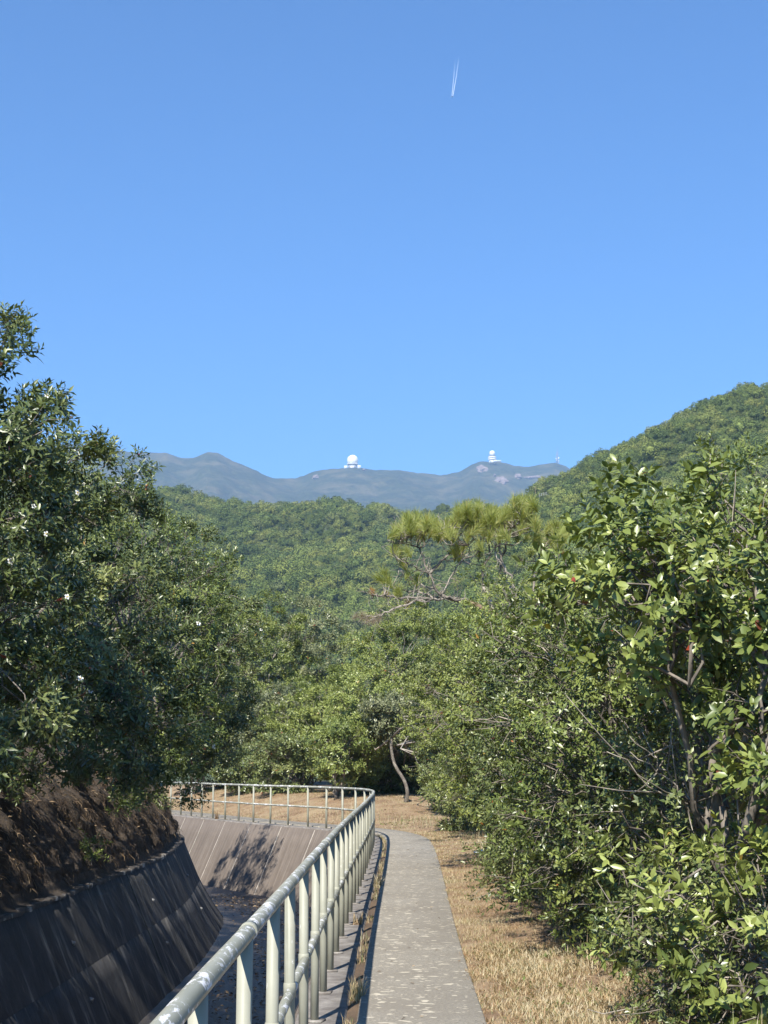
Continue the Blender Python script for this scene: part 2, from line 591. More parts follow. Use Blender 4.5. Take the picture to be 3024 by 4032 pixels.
strip('grass_verge', M['verge'], lambda s: [(path_w(s) - 0.03, -0.012)] + [(d, ground_z(s, d)) for d in np.linspace(1.2, 3.0, 14)] + [(d, ground_z(s, d)) for d in np.linspace(3.2, 8.2, 20)],
      0, S_MAX, 0.15, jitter=vj, smooth=True, kind='structure')
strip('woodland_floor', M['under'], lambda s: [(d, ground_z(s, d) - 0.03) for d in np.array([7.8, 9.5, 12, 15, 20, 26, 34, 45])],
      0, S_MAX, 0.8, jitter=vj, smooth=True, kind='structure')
strip('channel_bed', M['floor'], lambda s: [(-2.97, -1.78), (-2.6, -1.83), (-2.0, -1.86), (-1.4, -1.85), (-0.93, -1.79)], 0, S_MAX, 0.3,
      jitter=lambda x, y, d, z: (0, 0.02 * mnoise.noise((x * 3, y * 3, 0))), kind='structure')


def bj(x, y, d, z):
    if d > -3.9: return 0, 0
    a = 0.10 * mnoise.noise((x * 1.3, y * 1.3, z)) + 0.10 * mnoise.noise((x * 3.7, y * 3.7, z * 3)) + 0.055 * mnoise.noise((x * 11, y * 11, z * 9)) + 0.03 * mnoise.noise((x * 23, y * 23, z * 19))
    return a, 0.6 * a


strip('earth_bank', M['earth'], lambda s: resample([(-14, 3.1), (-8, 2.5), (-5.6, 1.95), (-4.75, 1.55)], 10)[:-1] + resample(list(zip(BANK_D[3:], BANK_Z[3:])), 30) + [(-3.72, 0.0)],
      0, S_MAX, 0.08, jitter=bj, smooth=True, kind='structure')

# channel walls: panel by panel with pale joints
def channel_wall(label, top, bot, mat, s0, s1, plen, lift, gap, jointed, inner):
    root = empty('channel_wall', (0, 0, 0))
    tag(root, label, 'channel wall')
    s = s0
    while s < s1:
        e = min(s + plen, s1)
        off = RNG.uniform(0, 0.008)
        zs = [0.0] + lift + [1.0]
        for a, b in zip(zs[:-1], zs[1:]):
            g = 0.0015 if a > 0 else 0
            nd, nz = (1, 0.44) if inner else (-1, 0.44)
            P = []
            for t in np.linspace(a + g, b, 5):
                P.append((top[0] + (bot[0] - top[0]) * t + nd * (off + RNG.uniform(0, .003)), top[1] + (bot[1] - top[1]) * t + nz * off))
            P = [(P[0][0] - nd * .12, P[0][1] - 0.03)] + P
            strip('concrete_panel', mat, lambda q, P=P: P, s + gap / 2, e - gap / 2, 0.25, parent=root)
        if jointed:
            P = [(top[0] + (bot[0] - top[0]) * t - (0.02 if inner else 0.012), top[1] + (bot[1] - top[1]) * t - 0.006) for t in (0, 0.5, 1)]
            strip('joint_strip', M['joint'] if not inner else M['dark_mark_shadow'], lambda q, P=P: P, e - gap / 2 - 0.006, e + gap / 2 + 0.006, gap + 0.012, parent=root)
        s = e
    return root


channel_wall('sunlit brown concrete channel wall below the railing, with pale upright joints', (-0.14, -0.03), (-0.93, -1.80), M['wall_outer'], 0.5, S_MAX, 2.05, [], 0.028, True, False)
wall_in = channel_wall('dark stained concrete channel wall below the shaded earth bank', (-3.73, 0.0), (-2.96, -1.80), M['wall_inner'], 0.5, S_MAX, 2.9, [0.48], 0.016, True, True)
mb = MB()
lip = strip('wall_lip', M['lip'], lambda s: [(-3.70, -0.035), (-3.705, 0.012), (-3.77 - 0.03 * mnoise.noise((s * 2.3, 0, 0)), 0.016), (-3.9, 0.0)], 0, S_MAX, 0.15,
            jitter=lambda x, y, d, z: (0.03 * mnoise.noise((x, y * 3.1, 1)), 0.035 * mnoise.noise((x, y * 4.3, 2)) + 0.02 * mnoise.noise((x, y * 1.3, 2))), parent=wall_in)
for s in np.arange(S_of_y(13), S_of_y(34), 5.8):
    for t in (0.30, 0.66):
        x, y = cpt(s + RNG.uniform(-.2, .2), -3.73 + 0.77 * t)
        mb = MB(); mb.tube([(-0.03, 0, 0.01), (0.035, 0, -0.008)], 0.026, 10)
        mb.build('weep_pipe', M['pvc'], wall_in, (x, y, -1.8 * t))

# ------------------------------------------------------------------ railing
rail = empty('railing', (0, 0, 0))
tag(rail, 'long curving tubular railing with flaking grey green paint beside the path', 'railing')
RH, RM = 1.05, 0.53
ss = np.arange(S_of_y(0.6), S_MAX - 1, 0.25)
rx, ry = cpt(ss, 0.0)
wob = np.array([0.006 * mnoise.noise((s * 0.35, 0, 0)) for s in ss])
mb = MB(); mb.tube(np.stack([rx, ry, np.full_like(rx, RH) + wob], 1), 0.0295, 14)
mb.build('top_rail', M['rail'], rail, smooth=True)
mb = MB(); mb.tube(np.stack([rx + 0.004, ry, np.full_like(rx, RM) + wob], 1), 0.0245, 12)
mb.build('mid_rail', M['rail'], rail, smooth=True)
pm = MB(); pm.tube([(0, 0, 0.0), (0, 0, 0.5), (0, 0, RH - 0.012)], 0.0275, 12)
pmesh = pm.mesh('post', M['post'], True)
bm_ = MB(); bm_.box((0, 0, 0.006), (0.12, 0.12, 0.012), 0, 0.96)
bmesh_ = bm_.mesh('base_plate', M['coping'])
cm_ = MB(); cm_.lathe([(0.0278, -0.035), (0.0315, -0.03), (0.0315, 0.03), (0.0278, 0.035)], 12)
cmesh_ = cm_.mesh('collar', M['post'], True)
s_first = S_of_y(9.95)
for i in range(-6, 50):
    s = s_first + i * 1.17 + RNG.uniform(-.03, .03)
    if s > S_MAX - 1.5: break
    x, y = cpt(s, 0.0)
    p = link('post', pmesh, rail, (x, y, 0.002))
    p.rotation_euler = (RNG.uniform(-.006, .006), RNG.uniform(-.006, .006), RNG.uniform(0, 6.28))
    b = link('base_plate', bmesh_, p); c = link('collar', cmesh_, p, (0, 0, RM))
for k, s in enumerate(np.arange(S_of_y(5.4), S_MAX - 2, 5.9)):
    x, y = cpt(np.array([s - .05, s, s + .05]), 0.0)
    mb = MB(); mb.tube(np.stack([x, y, np.full(3, RH)], 1), [0.0325, 0.0335, 0.0325], 14)
    mb.build('coupling', M['rail'], rail, smooth=True)

# ------------------------------------------------------------------ leaves
def leaf_template(kind, wid):
    w = wid
    if kind == 8:
        V = [(0, 0, 0), (-w * .85, .32, .05), (0, .34, 0), (w * .85, .32, .05), (-w * .8, .68, .02), (0, .70, -.03), (w * .8, .68, .02), (0, 1, -.10)]
        Fc = [(0, 2, 1), (0, 3, 2), (1, 2, 5), (1, 5, 4), (2, 3, 6), (2, 6, 5), (4, 5, 7), (5, 6, 7)]
    elif kind == 4:
        V = [(0, 0, 0), (-w, .48, .05), (0, .52, -.01), (w, .48, .05), (0, 1, -.09)]
        Fc = [(0, 2, 1), (0, 3, 2), (1, 2, 4), (2, 3, 4)]
    else:
        V = [(0, 0, 0), (-w, .5, .05), (w, .5, .05), (0, 1, -.03)]
        Fc = [(0, 2, 3), (0, 3, 1)]
    return np.array(V, dtype=float), np.array(Fc)


def unit(a):
    return a / (np.linalg.norm(a, axis=-1, keepdims=True) + 1e-9)


def expand(T, Fc, pos, Rm, sc, tint):
    n, k = len(pos), len(T)
    V = np.einsum('nij,kj->nki', Rm, T) * sc[:, None, None] + pos[:, None]
    Fa = (Fc[None] + (np.arange(n) * k)[:, None, None]).reshape(-1, 3)
    return V.reshape(-1, 3), Fa, np.repeat(tint, k)


def frames(dirv, nrm):
    y = unit(dirv)
    x = unit(np.cross(y, nrm))
    z = np.cross(x, y)
    return np.stack([x, y, z], axis=-1)


def spread_points(rng, n, gen):
    """greedy well spaced choice"""
    C = gen(n * 6)
    out = [0]
    d = np.linalg.norm(C - C[0], axis=1)
    for _ in range(n - 1):
        i = int(np.argmax(d))
        out.append(i)
        d = np.minimum(d, np.linalg.norm(C - C[i], axis=1))
    return C[out]


VARIANTS = {}


def leaf_variant(kind, wid, mat, t):
    key = (kind, round(wid, 3), mat, int(t * 9.99))
    if key not in VARIANTS:
        V, Fc = leaf_template(kind, wid)
        VARIANTS[key] = tri_mesh('leaf', V, Fc, M[mat], np.full(len(V), (int(t * 9.99) + 0.5) / 10 if t < 0.9 else t), smooth=True)
    return VARIANTS[key]


def flower_mesh():
    mb = MB()
    for k in range(5):
        a = k * 2 * math.pi / 5
        ca, sa = math.cos(a), math.sin(a)
        P = [(0.006, 0, 0), (0.03, -0.02, 0.012), (0.03, 0.02, 0.012), (0.055, -0.014, 0.008), (0.055, 0.014, 0.008), (0.032, 0, 0.006)]
        mb.add([(x * ca - y * sa, x * sa + y * ca, z) for x, y, z in P], [(0, 1, 5), (0, 5, 2), (1, 3, 5), (5, 3, 4), (5, 4, 2)])
    me = mb.mesh('flower', M['petal'])
    mb = MB(); mb.lathe([(0.004, 0.0), (0.013, 0.006), (0.012, 0.014), (0.004, 0.017)], 8)
    return me, mb.mesh('stamens', M['stamen'])


FLOWER, STAMEN = flower_mesh()
CAMP = np.array([0, 0, CAM_H])


def in_frame(P):
    D = P - CAMP
    c, s = math.cos(PITCH), math.sin(PITCH)
    dz = D[:, 1] * c + D[:, 2] * s
    dv = -D[:, 1] * s + D[:, 2] * c
    return (dz > 1) & (abs(D[:, 0] / dz) < 0.255) & (abs(dv / dz) < 0.345)


def tree(name, label, cat, group, base, crowns, leaf, ncl=60, spr=22, lps=8, rc=0.34, seed=0, indiv=0, flowers=0,
         stems=1, trunk_pts=None, flat=0.85, bark='bark_grey', trunk_r=0.05, twigs=True, up=0.5, lumpy=0.22, droop=0.0, berries=0, bare=0):
    """crowns: list of (cx, cy, cz, rx, ry, rz) in world metres; leaf: (length, half width / length, template, material, base tint)"""
    rng = np.random.default_rng(1000 + seed)
    base = np.array([base[0], base[1], gz(base[0], base[1]) - 0.05])
    root = empty(name, tuple(base))
    tag(root, label, cat, group)
    cr = np.array(crowns, dtype=float)
    vol = (cr[:, 3] * cr[:, 4] * cr[:, 5]) ** 0.7
    num = np.maximum(3, (ncl * vol / vol.sum()).astype(int))
    centres, outw, rcs = [], [], []
    for c, n in zip(cr, num):
        ph = rng.uniform(0, 6.28, 6)

        def gen(k):
            d = unit(rng.normal(size=(k, 3)))
            r = 0.35 + 0.65 * rng.uniform(size=(k, 1)) ** 0.4
            lump = 1 + lumpy * (np.sin(3 * np.arctan2(d[:, 1], d[:, 0]) + ph[0]) * 0.5 + np.sin(5 * d[:, 2] + ph[1]) * 0.5 + 0.5 * rng.normal(size=k))[:, None]
            return c[:3] + d * c[3:] * r * lump * 0.97
        C = spread_points(rng, int(n), gen)
        centres.append(C); outw.append(unit((C - c[:3]) / c[3:]))
    C = np.concatenate(centres); O = np.concatenate(outw)
    nC = len(C)
    rcl = rc * rng.uniform(0.65, 1.35, nC)
    # ---- limbs
    zlo = (cr[:, 2] - cr[:, 5]).min()
    hubs_n = max(3, min(9, nC // 8))
    hubs = spread_points(rng, hubs_n, lambda k: C[rng.integers(0, nC, k)])
    mid = cr[:, :3].mean(0)
    hubs = hubs * 0.55 + mid * 0.45
    def bend(a, b, sag, n=6, jit=0.05):
        t = np.linspace(0, 1, n)[:, None]
        L = np.linalg.norm(b - a)
        p = a + (b - a) * t
        p[:, 2] += (sag * L * (t * (1 - t)))[:, 0]
        j = rng.normal(size=(n, 3)) * jit * L
        j[0] = 0; j[-1] = 0
        return p + j
    tops = []
    for k in range(stems):
        a = base + np.array([rng.uniform(-.15, .15), rng.uniform(-.15, .15), 0]) * (stems > 1)
        tgt = mid + np.array([rng.uniform(-.5, .5) * cr[0, 3], rng.uniform(-.5, .5) * cr[0, 4], 0]) * (stems > 1) * 0.8
        tgt[2] = zlo + (mid[2] - zlo) * rng.uniform(0.35, 0.75)
        p = bend(a, tgt, 0.0, 7, 0.035)
        if trunk_pts is not None: p = catmull(np.array(trunk_pts), 3)
        mb = MB(); mb.tube(p - base, np.linspace(trunk_r, trunk_r * 0.6, len(p)), 8)
        mb.build('trunk', M[bark], root, smooth=True)
        tops.append(p)
    hub_end = []
    for h in hubs:
        tp = tops[rng.integers(0, len(tops))]
        a = tp[rng.integers(3 if trunk_pts is None else len(tp) - 6, len(tp))]
        p = bend(a, h, rng.uniform(-.1, .3), 6, 0.06)
        mb = MB(); mb.tube(p - base, np.linspace(trunk_r * 0.55, trunk_r * 0.28, 6), 6)
        mb.build('branch', M[bark], root, smooth=True)
        hub_end.append(p)
    tw = MB()
    anchors = C - O * rcl[:, None] * 0.5
    for i in range(nC):
        dd = [np.linalg.norm(hh[-1] - C[i]) for hh in hub_end]
        hh = hub_end[int(np.argmin(dd))]
        p = bend(hh[rng.integers(3, 6)], anchors[i], rng.uniform(-.1, .25), 5, 0.06)
        tw.tube(p - base, np.linspace(trunk_r * 0.24, 0.006, 5), 4, cap=False)
    # ---- sprigs
    ci = np.repeat(np.arange(nC), int(spr * 1.6))
    ci = ci[rng.uniform(size=len(ci)) < 0.9]
    nS = len(ci)
    d = unit(rng.normal(size=(nS, 3)) + O[ci] * 0.55 + np.array([0, 0, 0.3]))
    r = rng.uniform(size=(nS, 1)) ** 0.45
    SP = C[ci] + d * rcl[ci][:, None] * r * np.array([1, 1, flat])
    ax = unit(d * 0.6 + O[ci] * 0.45 + np.array([0, 0, up]) + rng.normal(size=(nS, 3)) * 0.3)
    # some long shoots
    lng = rng.uniform(size=nS) < (0.008 if leaf[2] == 8 else 0.02)
    SP[lng] += ax[lng] * rng.uniform(0.08, 0.2, (lng.sum(), 1))
    if twigs:
        sel = np.nonzero((rng.uniform(size=nS) < 0.24) | lng)[0]
        A = anchors[ci[sel]] + rng.normal(size=(len(sel), 3)) * 0.03
        B = SP[sel]
        Md = (A + B) / 2 + rng.normal(size=(len(sel), 3)) * 0.03
        t = unit(B - A)
        u = unit(np.cross(t, rng.normal(size=t.shape))); v = np.cross(t, u)
        rr = np.array([0.005, 0.0035, 0.002])
        ring = []
        for k, Pm in enumerate((A, Md, B)):
            for th in (0, 2.094, 4.189):
                ring.append(Pm + rr[k] * (math.cos(th) * u + math.sin(th) * v))
        V = np.stack(ring, 1)
        fq = []
        for k in (0, 3):
            for j in range(3):
                a, b = k + j, k + (j + 1) % 3
                fq += [(a, b, b + 3), (a, b + 3, a + 3)]
        Fa = (np.array(fq)[None] + (np.arange(len(sel)) * 9)[:, None, None]).reshape(-1, 3)
        me0 = tw
        Vt = np.concatenate(me0.V + [V.reshape(-1, 3) - base])
        Ft = np.concatenate([np.array(me0.F), Fa + me0.n])
        link('twigs', tri_mesh('twigs', Vt, Ft, M[bark]), root, kind='stuff')
    else:
        tw.build('twigs', M[bark], root, kind='stuff')
    if bare:
        bb = MB()
        for k in range(bare):
            i = rng.integers(0, nC)
            dirn = unit(O[i] * np.array([1, 1, .4]) + rng.normal(size=3) * .4)
            p = bend(C[i] - dirn * .5, C[i] + dirn * rng.uniform(.15, .4), .1, 7, .07)
            bb.tube(p - base, np.linspace(.008, .0025, 7), 4, cap=False)
        bb.build('bare_twigs', M['bark_pale'], root, kind='stuff')
    # ---- leaves
    ll, lw, lk, lm, bt = leaf
    n = nS * lps
    si = np.repeat(np.arange(nS), lps)
    k = np.tile(np.arange(lps), nS)
    axs = ax[si]
    u = unit(np.cross(axs, np.array([0.3, 0.2, 1.0]) + rng.normal(size=(n, 3)) * 0.0001)); v = np.cross(axs, u)
    phi = k * 2.39996 + rng.uniform(0, 6.28, nS)[si] + rng.normal(size=n) * 0.2
    rad = np.cos(phi)[:, None] * u + np.sin(phi)[:, None] * v
    f = k / max(1, lps - 1)
    pit = np.radians(86 - 48 * f + rng.normal(size=n) * 14)
    dirv = axs * np.cos(pit)[:, None] + rad * np.sin(pit)[:, None]
    dirv[:, 2] -= droop
    nrm = axs + rng.normal(size=(n, 3)) * 0.28
    pos = SP[si] + axs * ((f - 0.7) * ll * 1.1)[:, None]
    Rm = frames(dirv, nrm)
    sc = ll * rng.uniform(0.65, 1.2, n) * (1 - 0.35 * f)
    tint = np.clip(bt + rng.normal(size=n) * 0.13 + (rng.normal(size=nC) * 0.10)[ci][si] + 0.10 * f, 0.02, 0.88)
    rare = rng.uniform(size=n) < 0.004
    tint[rare] = rng.uniform(0.9, 1.0, rare.sum())
    T, Fc = leaf_template(lk, lw)
    keep = np.ones(n, bool)
    if indiv:
        vis = in_frame(pos)
        dist = np.linalg.norm(pos - CAMP, axis=1) + rng.uniform(0, 0.9, n) + (~vis) * 1e3
        idx = np.argsort(dist)[:indiv]
        idx = idx[vis[idx]]
        keep[idx] = False
        for i in idx:
            o = bpy.data.objects.new('leaf', leaf_variant(lk, lw, lm, float(tint[i])))
            o.parent = root
            mm = Rm[i] * sc[i]
            p = pos[i] - base
            o.matrix_basis = Matrix(((*mm[0], p[0]), (*mm[1], p[1]), (*mm[2], p[2]), (0, 0, 0, 1)))
            COL.objects.link(o)
    V, Fa, ta = expand(T, Fc, pos[keep] - base, Rm[keep], sc[keep], tint[keep])
    link('foliage', tri_mesh('foliage', V, Fa, M[lm], ta, smooth=(lk == 8)), root, kind='stuff')
    if flowers:
        sel = np.argsort((~in_frame(SP)) * 100 - 2.0 * ((ax * unit(CAMP - SP)).sum(1) > .35) - 1.5 * (r[:, 0] > .8) + rng.uniform(0, 2.0, nS))[:flowers]
        for i in sel:
            o = link('flower', FLOWER, root, tuple(SP[i] + ax[i] * 0.03 - base))
            fd = Vector(ax[i]) + Vector((0, -0.7, 0.1))
            o.rotation_euler = fd.to_track_quat('Z', 'Y').to_euler()
            o.scale = (rng.uniform(.42, .6),) * 3
            link('stamens', STAMEN, o)
    if berries:
        bb = MB()
        for i in rng.integers(0, nS, berries):
            for q in range(5):
                c = SP[i] - ax[i] * 0.06 + rng.normal(size=3) * 0.022 - base
                rr = 0.0065
                bb.add([c + np.array(e) * rr for e in ((1, 0, 0), (-1, 0, 0), (0, 1, 0), (0, -1, 0), (0, 0, 1), (0, 0, -1))],
                       [(0, 2, 4), (2, 1, 4), (1, 3, 4), (3, 0, 4), (2, 0, 5), (1, 2, 5), (3, 1, 5), (0, 3, 5)])
        bb.build('berries', M['berry'], root, kind='stuff', smooth=True)
    return root


def crown_at(px, ptop, Y, rx, ry, zbot, dx=0.0):
    """one ellipsoid whose top stands at the given picture height"""
    t = at(px, ptop, Y)
    ztop = t[2] + 0.07 * (t[2] - zbot)
    return (t[0] + dx, Y, (ztop + zbot) / 2, rx, ry, (ztop - zbot) / 2)


# ---- left bank
GL = 'evergreen trees along the top of the earth bank'
def ltree(label, x, Y, z0, z1, rx, ry, seed, leaf, bx=-5.0, extra=(), **kw):
    c = [(x, Y, (z0 + z1) / 2, rx, ry, (z1 - z0) / 2)] + list(extra)
    tree('evergreen_tree', label, 'tree', GL, (bx, Y + 0.2), c, leaf, seed=seed, **kw)


BL = (0.112, 0.165, 4, 'leaf_dark', 0.42)
ltree('unseen dark evergreen tree added on the bank before the left edge to cast shade', -4.9, 6.0, 1.5, 6.0, 1.25, 2.2, 1, BL, ncl=50, spr=20, lps=7, stems=3)  # outside the frame, added so its shadow falls on wall and bank
ltree('unseen dark evergreen tree added on the bank to shade the near end of the stained wall', -4.9, 9.6, 1.5, 6.3, 1.3, 2.2, 2, BL, ncl=60, spr=20, lps=7, stems=3)  # second tree out of view, put in to shade the near wall
ltree('tallest dark evergreen at the left edge, upright leafy shoots against the sky', -4.4, 13.6, 1.55, 5.5, 1.25, 2.0, 3, BL, extra=[(-4.2, 13.7, 5.0, .95, 1.1, 1.0), (-3.7, 13.6, 4.3, .9, 1.2, 1.0), (-3.6, 13.2, 2.3, .75, 1.4, .9)],
      ncl=125, spr=28, lps=9, stems=4, indiv=300, flowers=7, rc=.33)
ltree('dark evergreen with a loose spray of long stems on its top', -3.85, 18.3, 1.6, 5.25, 1.2, 2.1, 4, (0.108, 0.17, 4, 'leaf_dark', 0.45),
      extra=[(-3.45, 18.6, 5.2, .45, .5, .5), (-4.4, 17.8, 5.1, .7, .8, .55), (-3.1, 17.6, 2.2, .8, 1.2, .8)], ncl=120, spr=28, lps=9, stems=4, indiv=300, flowers=6, rc=.32)
ltree('evergreen with yellow green patches between the dark trees on the bank', -3.9, 23.2, 1.45, 5.85, 1.2, 2.0, 5, (0.088, 0.19, 2, 'leaf_mid', 0.42), extra=[(-3.3, 22.6, 2.3, .8, 1.3, .9)],
      ncl=95, spr=28, lps=9, stems=4, indiv=260, flowers=2, rc=.33)
ltree('evergreen reaching out over the channel with white flowers at its tip', -3.75, 27.6, 1.2, 5.7, 1.05, 1.9, 6, (0.105, 0.18, 2, 'leaf_dark', 0.5), extra=[(-2.95, 27.2, 4.3, .75, .9, .75), (-3.3, 27.5, 2.6, .75, 1.2, .8)],
      ncl=95, spr=26, lps=9, stems=3, indiv=260, flowers=9, rc=.32, bare=14)
ltree('low spreading evergreen at the end of the bank above the railing', -4.4, 31.3, 1.95, 4.8, 1.2, 1.9, 7, (0.09, 0.19, 2, 'leaf_dark', 0.46), extra=[(-3.5, 31, 3.2, .8, 1.2, .8)],
      ncl=80, spr=26, lps=8, stems=4, indiv=150, flowers=4, rc=.34, bare=22)
ltree('shaded evergreen at the far end of the bank behind the spreading one', -5.9, 36.0, 1.9, 5.2, 1.4, 2.2, 8, (0.10, 0.19, 2, 'leaf_dark', 0.4), bx=-6.2, ncl=70, spr=26, lps=8, stems=3, rc=.36)

for k, (lab, s_, d_, n_, h_, mt) in enumerate((
        ('dark sprig of leaves jutting from the far end of the earth bank', S_of_y(30.5), -4.1, 9, .32, 'leaf_dark'),
        ('small leafy weed on the earth bank near the left edge', S_of_y(15.4), -4.25, 12, .34, 'leaf_mid'),
        ('small leafy weed rooted at the wall lip halfway along the bank', S_of_y(21.5), -3.95, 8, .24, 'leaf_mid'),
        ('wide leafy weed high on the earth bank under the branches', S_of_y(19.0), -4.6, 16, .42, 'leaf_dark'),
        ('thin weed on the earth bank towards its far end', S_of_y(26.0), -4.2, 8, .28, 'leaf_mid'))):
    x_, y_ = cpt(s_, d_)
    z_ = ground_z(s_, d_)
    tree('bank_weed', lab, 'weed', 'weeds on the earth bank', (x_, y_), [(x_ + .10, y_, z_ + h_ * .75, h_ * .6, h_ * .8, h_ * .55)],
         (.075, .2, 4, mt, .45), ncl=n_, spr=5, lps=6, rc=.10, seed=150 + k, stems=2, trunk_r=.008, indiv=40)

# ---- right side
GR = 'trees and shrubs along the verge'
def rtree(name, label, cat, px, ptop, Y, rx, ry, zbot, seed, leaf, dx=0.0, extra=(), bdx=0.4, **kw):
    c = crown_at(px, ptop, Y, rx, ry, zbot, dx)
    leaf = leaf[:4] + (leaf[4] + .06,)
    return tree(name, label, cat, GR, (c[0] + bdx, Y + 0.3), [c] + list(extra), leaf, seed=seed, **kw)


big = at(2560, 1740, 9.6)
tree('broadleaf_tree', 'large leaved tree with dark berries and crooked grey limbs nearest on the right', 'tree', GR, (2.35, 10.2),
     [(2.15, 9.9, 2.78, .95, .9, .84), (1.72, 9.6, 2.78, .52, .6, .6), (2.8, 9.6, 2.45, .9, .9, 1.1), (2.6, 9.2, 1.35, .6, .6, .5)],
     (0.108, 0.23, 8, 'leaf_mid', 0.50), ncl=108, spr=10, lps=8, rc=.24, seed=20, indiv=300, stems=2, trunk_r=.05, bark='bark_grey', berries=110, up=.75, lumpy=.1)
rtree('broadleaf_tree', 'tall narrow leaved tree rising behind the large leaved one at the right edge', 'tree', 2960, 1850, 14.2, 1.2, 1.2, 1.2, 21, (0.088, 0.19, 4, 'leaf_mid', 0.42), ncl=95, spr=20, lps=8, indiv=200, stems=2, rc=.33)
rtree('leafy_shrub', 'dense small leaved shrub filling the middle of the right side', 'shrub', 2470, 2330, 12.6, 1.1, 1.1, .35, 22, (0.062, 0.22, 4, 'leaf_mid', 0.40), ncl=110, spr=26, lps=9, indiv=300, stems=4, trunk_r=.028, rc=.30, bare=16)
rtree('leafy_shrub', 'dark shrub with white flowers and long dark leaves right of the pine', 'shrub', 2160, 2500, 17.6, .9, 1.2, .8, 23, (0.11, 0.18, 4, 'leaf_dark', 0.52), ncl=95, spr=22, lps=8, indiv=300, flowers=7, stems=3, trunk_r=.035, rc=.32, bare=12)
rtree('leafy_shrub', 'bright yellow green fine leaved shrub at the foot of the pine', 'shrub', 1985, 2370, 23.5, 1.3, 1.5, .8, 24, (0.068, 0.25, 2, 'leaf_light', 0.45), ncl=95, spr=26, lps=9, indiv=200, stems=3, trunk_r=.04, rc=.36)
rtree('leafy_shrub', 'thin stemmed dark shrub between the verge and the flowering shrub', 'shrub', 2200, 2700, 15.6, .75, 1.2, .15, 25, (0.066, 0.20, 4, 'leaf_dark', 0.46), ncl=80, spr=24, lps=8, indiv=260, stems=4, trunk_r=.025, rc=.28, bare=8)
rtree('leafy_shrub', 'dense dark shrub beside the white plate on the verge', 'shrub', 2010, 2560, 25.5, .9, 1.6, .2, 26, (0.085, 0.20, 2, 'leaf_dark', 0.48), ncl=90, spr=24, lps=8, indiv=160, stems=4, trunk_r=.035, rc=.34)
rtree('leafy_shrub', 'bushy dark green shrub at the inside of the bend', 'shrub', 1930, 2500, 33.0, 1.1, 1.8, .3, 27, (0.095, 0.19, 2, 'leaf_mid', 0.44), ncl=90, spr=24, lps=8, stems=3, rc=.36, bark='bark_pale', indiv=120)
rtree('leafy_shrub', 'low shaded shrub along the verge at right, glossy leaves near the ground', 'shrub', 2400, 2960, 13.4, .62, 1.1, .05, 28, (0.07, 0.21, 4, 'leaf_dark', 0.42), ncl=70, spr=22, lps=8, indiv=260, stems=5, trunk_r=.016, rc=.24, bare=8)
rtree('leafy_shrub', 'low bush at the verge edge in front of the dense dark shrub', 'shrub', 2110, 3080, 20.5, .6, 1.3, .05, 29, (0.07, 0.22, 2, 'leaf_dark', 0.46), ncl=60, spr=22, lps=8, indiv=200, stems=5, trunk_r=.018, rc=.26)
MIXED = rtree('leafy_shrub', 'mixed shrub below the large leaved tree with tangled pale twigs', 'shrub', 2760, 2750, 10.6, .72, .8, .1, 30, (0.06, 0.23, 4, 'leaf_dark', 0.50), ncl=55, spr=13, lps=8, indiv=300, stems=4, trunk_r=.022, rc=.25, bare=26)
rtree('young_shrub', 'sapling with long pointed light green leaves leaning towards the verge', 'shrub', 2590, 3300, 9.75, .36, .36, .12, 31, (0.105, 0.17, 8, 'leaf_mid', 0.58), ncl=16, spr=6, lps=6, indiv=240, stems=4, trunk_r=.010, rc=.16, droop=.25, bdx=.1)
rtree('young_shrub', 'large leaved low shrub in the bottom right corner', 'shrub', 2930, 3330, 8.9, .42, .4, .05, 32, (0.11, 0.22, 8, 'leaf_mid', 0.50), ncl=20, spr=6, lps=7, indiv=260, stems=4, trunk_r=.012, rc=.18, bdx=.05)
rtree('young_shrub', 'scrubby small leaved bush at the dry grass edge near the bottom', 'shrub', 2800, 3520, 9.3, .5, .4, 0.0, 33, (0.055, 0.22, 4, 'leaf_dark', 0.5), ncl=34, spr=14, lps=7, indiv=300, stems=6, trunk_r=.009, rc=.17, bare=16, bdx=.05)
rtree('leafy_shrub', 'tall slender shrub behind the thin stemmed dark one', 'shrub', 2360, 2520, 18.5, 1.0, 1.2, .4, 34, (0.075, 0.21, 2, 'leaf_mid', 0.42), ncl=70, spr=22, lps=8, indiv=100, stems=3, trunk_r=.03, rc=.32)
rtree('leafy_shrub', 'shaded shrub filling the gap behind the low bush', 'shrub', 2200, 2700, 22.0, 1.0, 1.4, .2, 35, (0.085, 0.20, 2, 'leaf_dark', 0.42), ncl=60, spr=22, lps=8, stems=3, trunk_r=.03, rc=.34, bdx=.6)
rtree('leafy_shrub', 'dark shrub at right with dense shade under the tall narrow leaved tree', 'shrub', 2900, 2420, 13.0, 1.1, 1.0, .2, 36, (0.075, 0.20, 4, 'leaf_dark', 0.45), ncl=70, spr=22, lps=8, stems=4, indiv=100, trunk_r=.03, rc=.32)

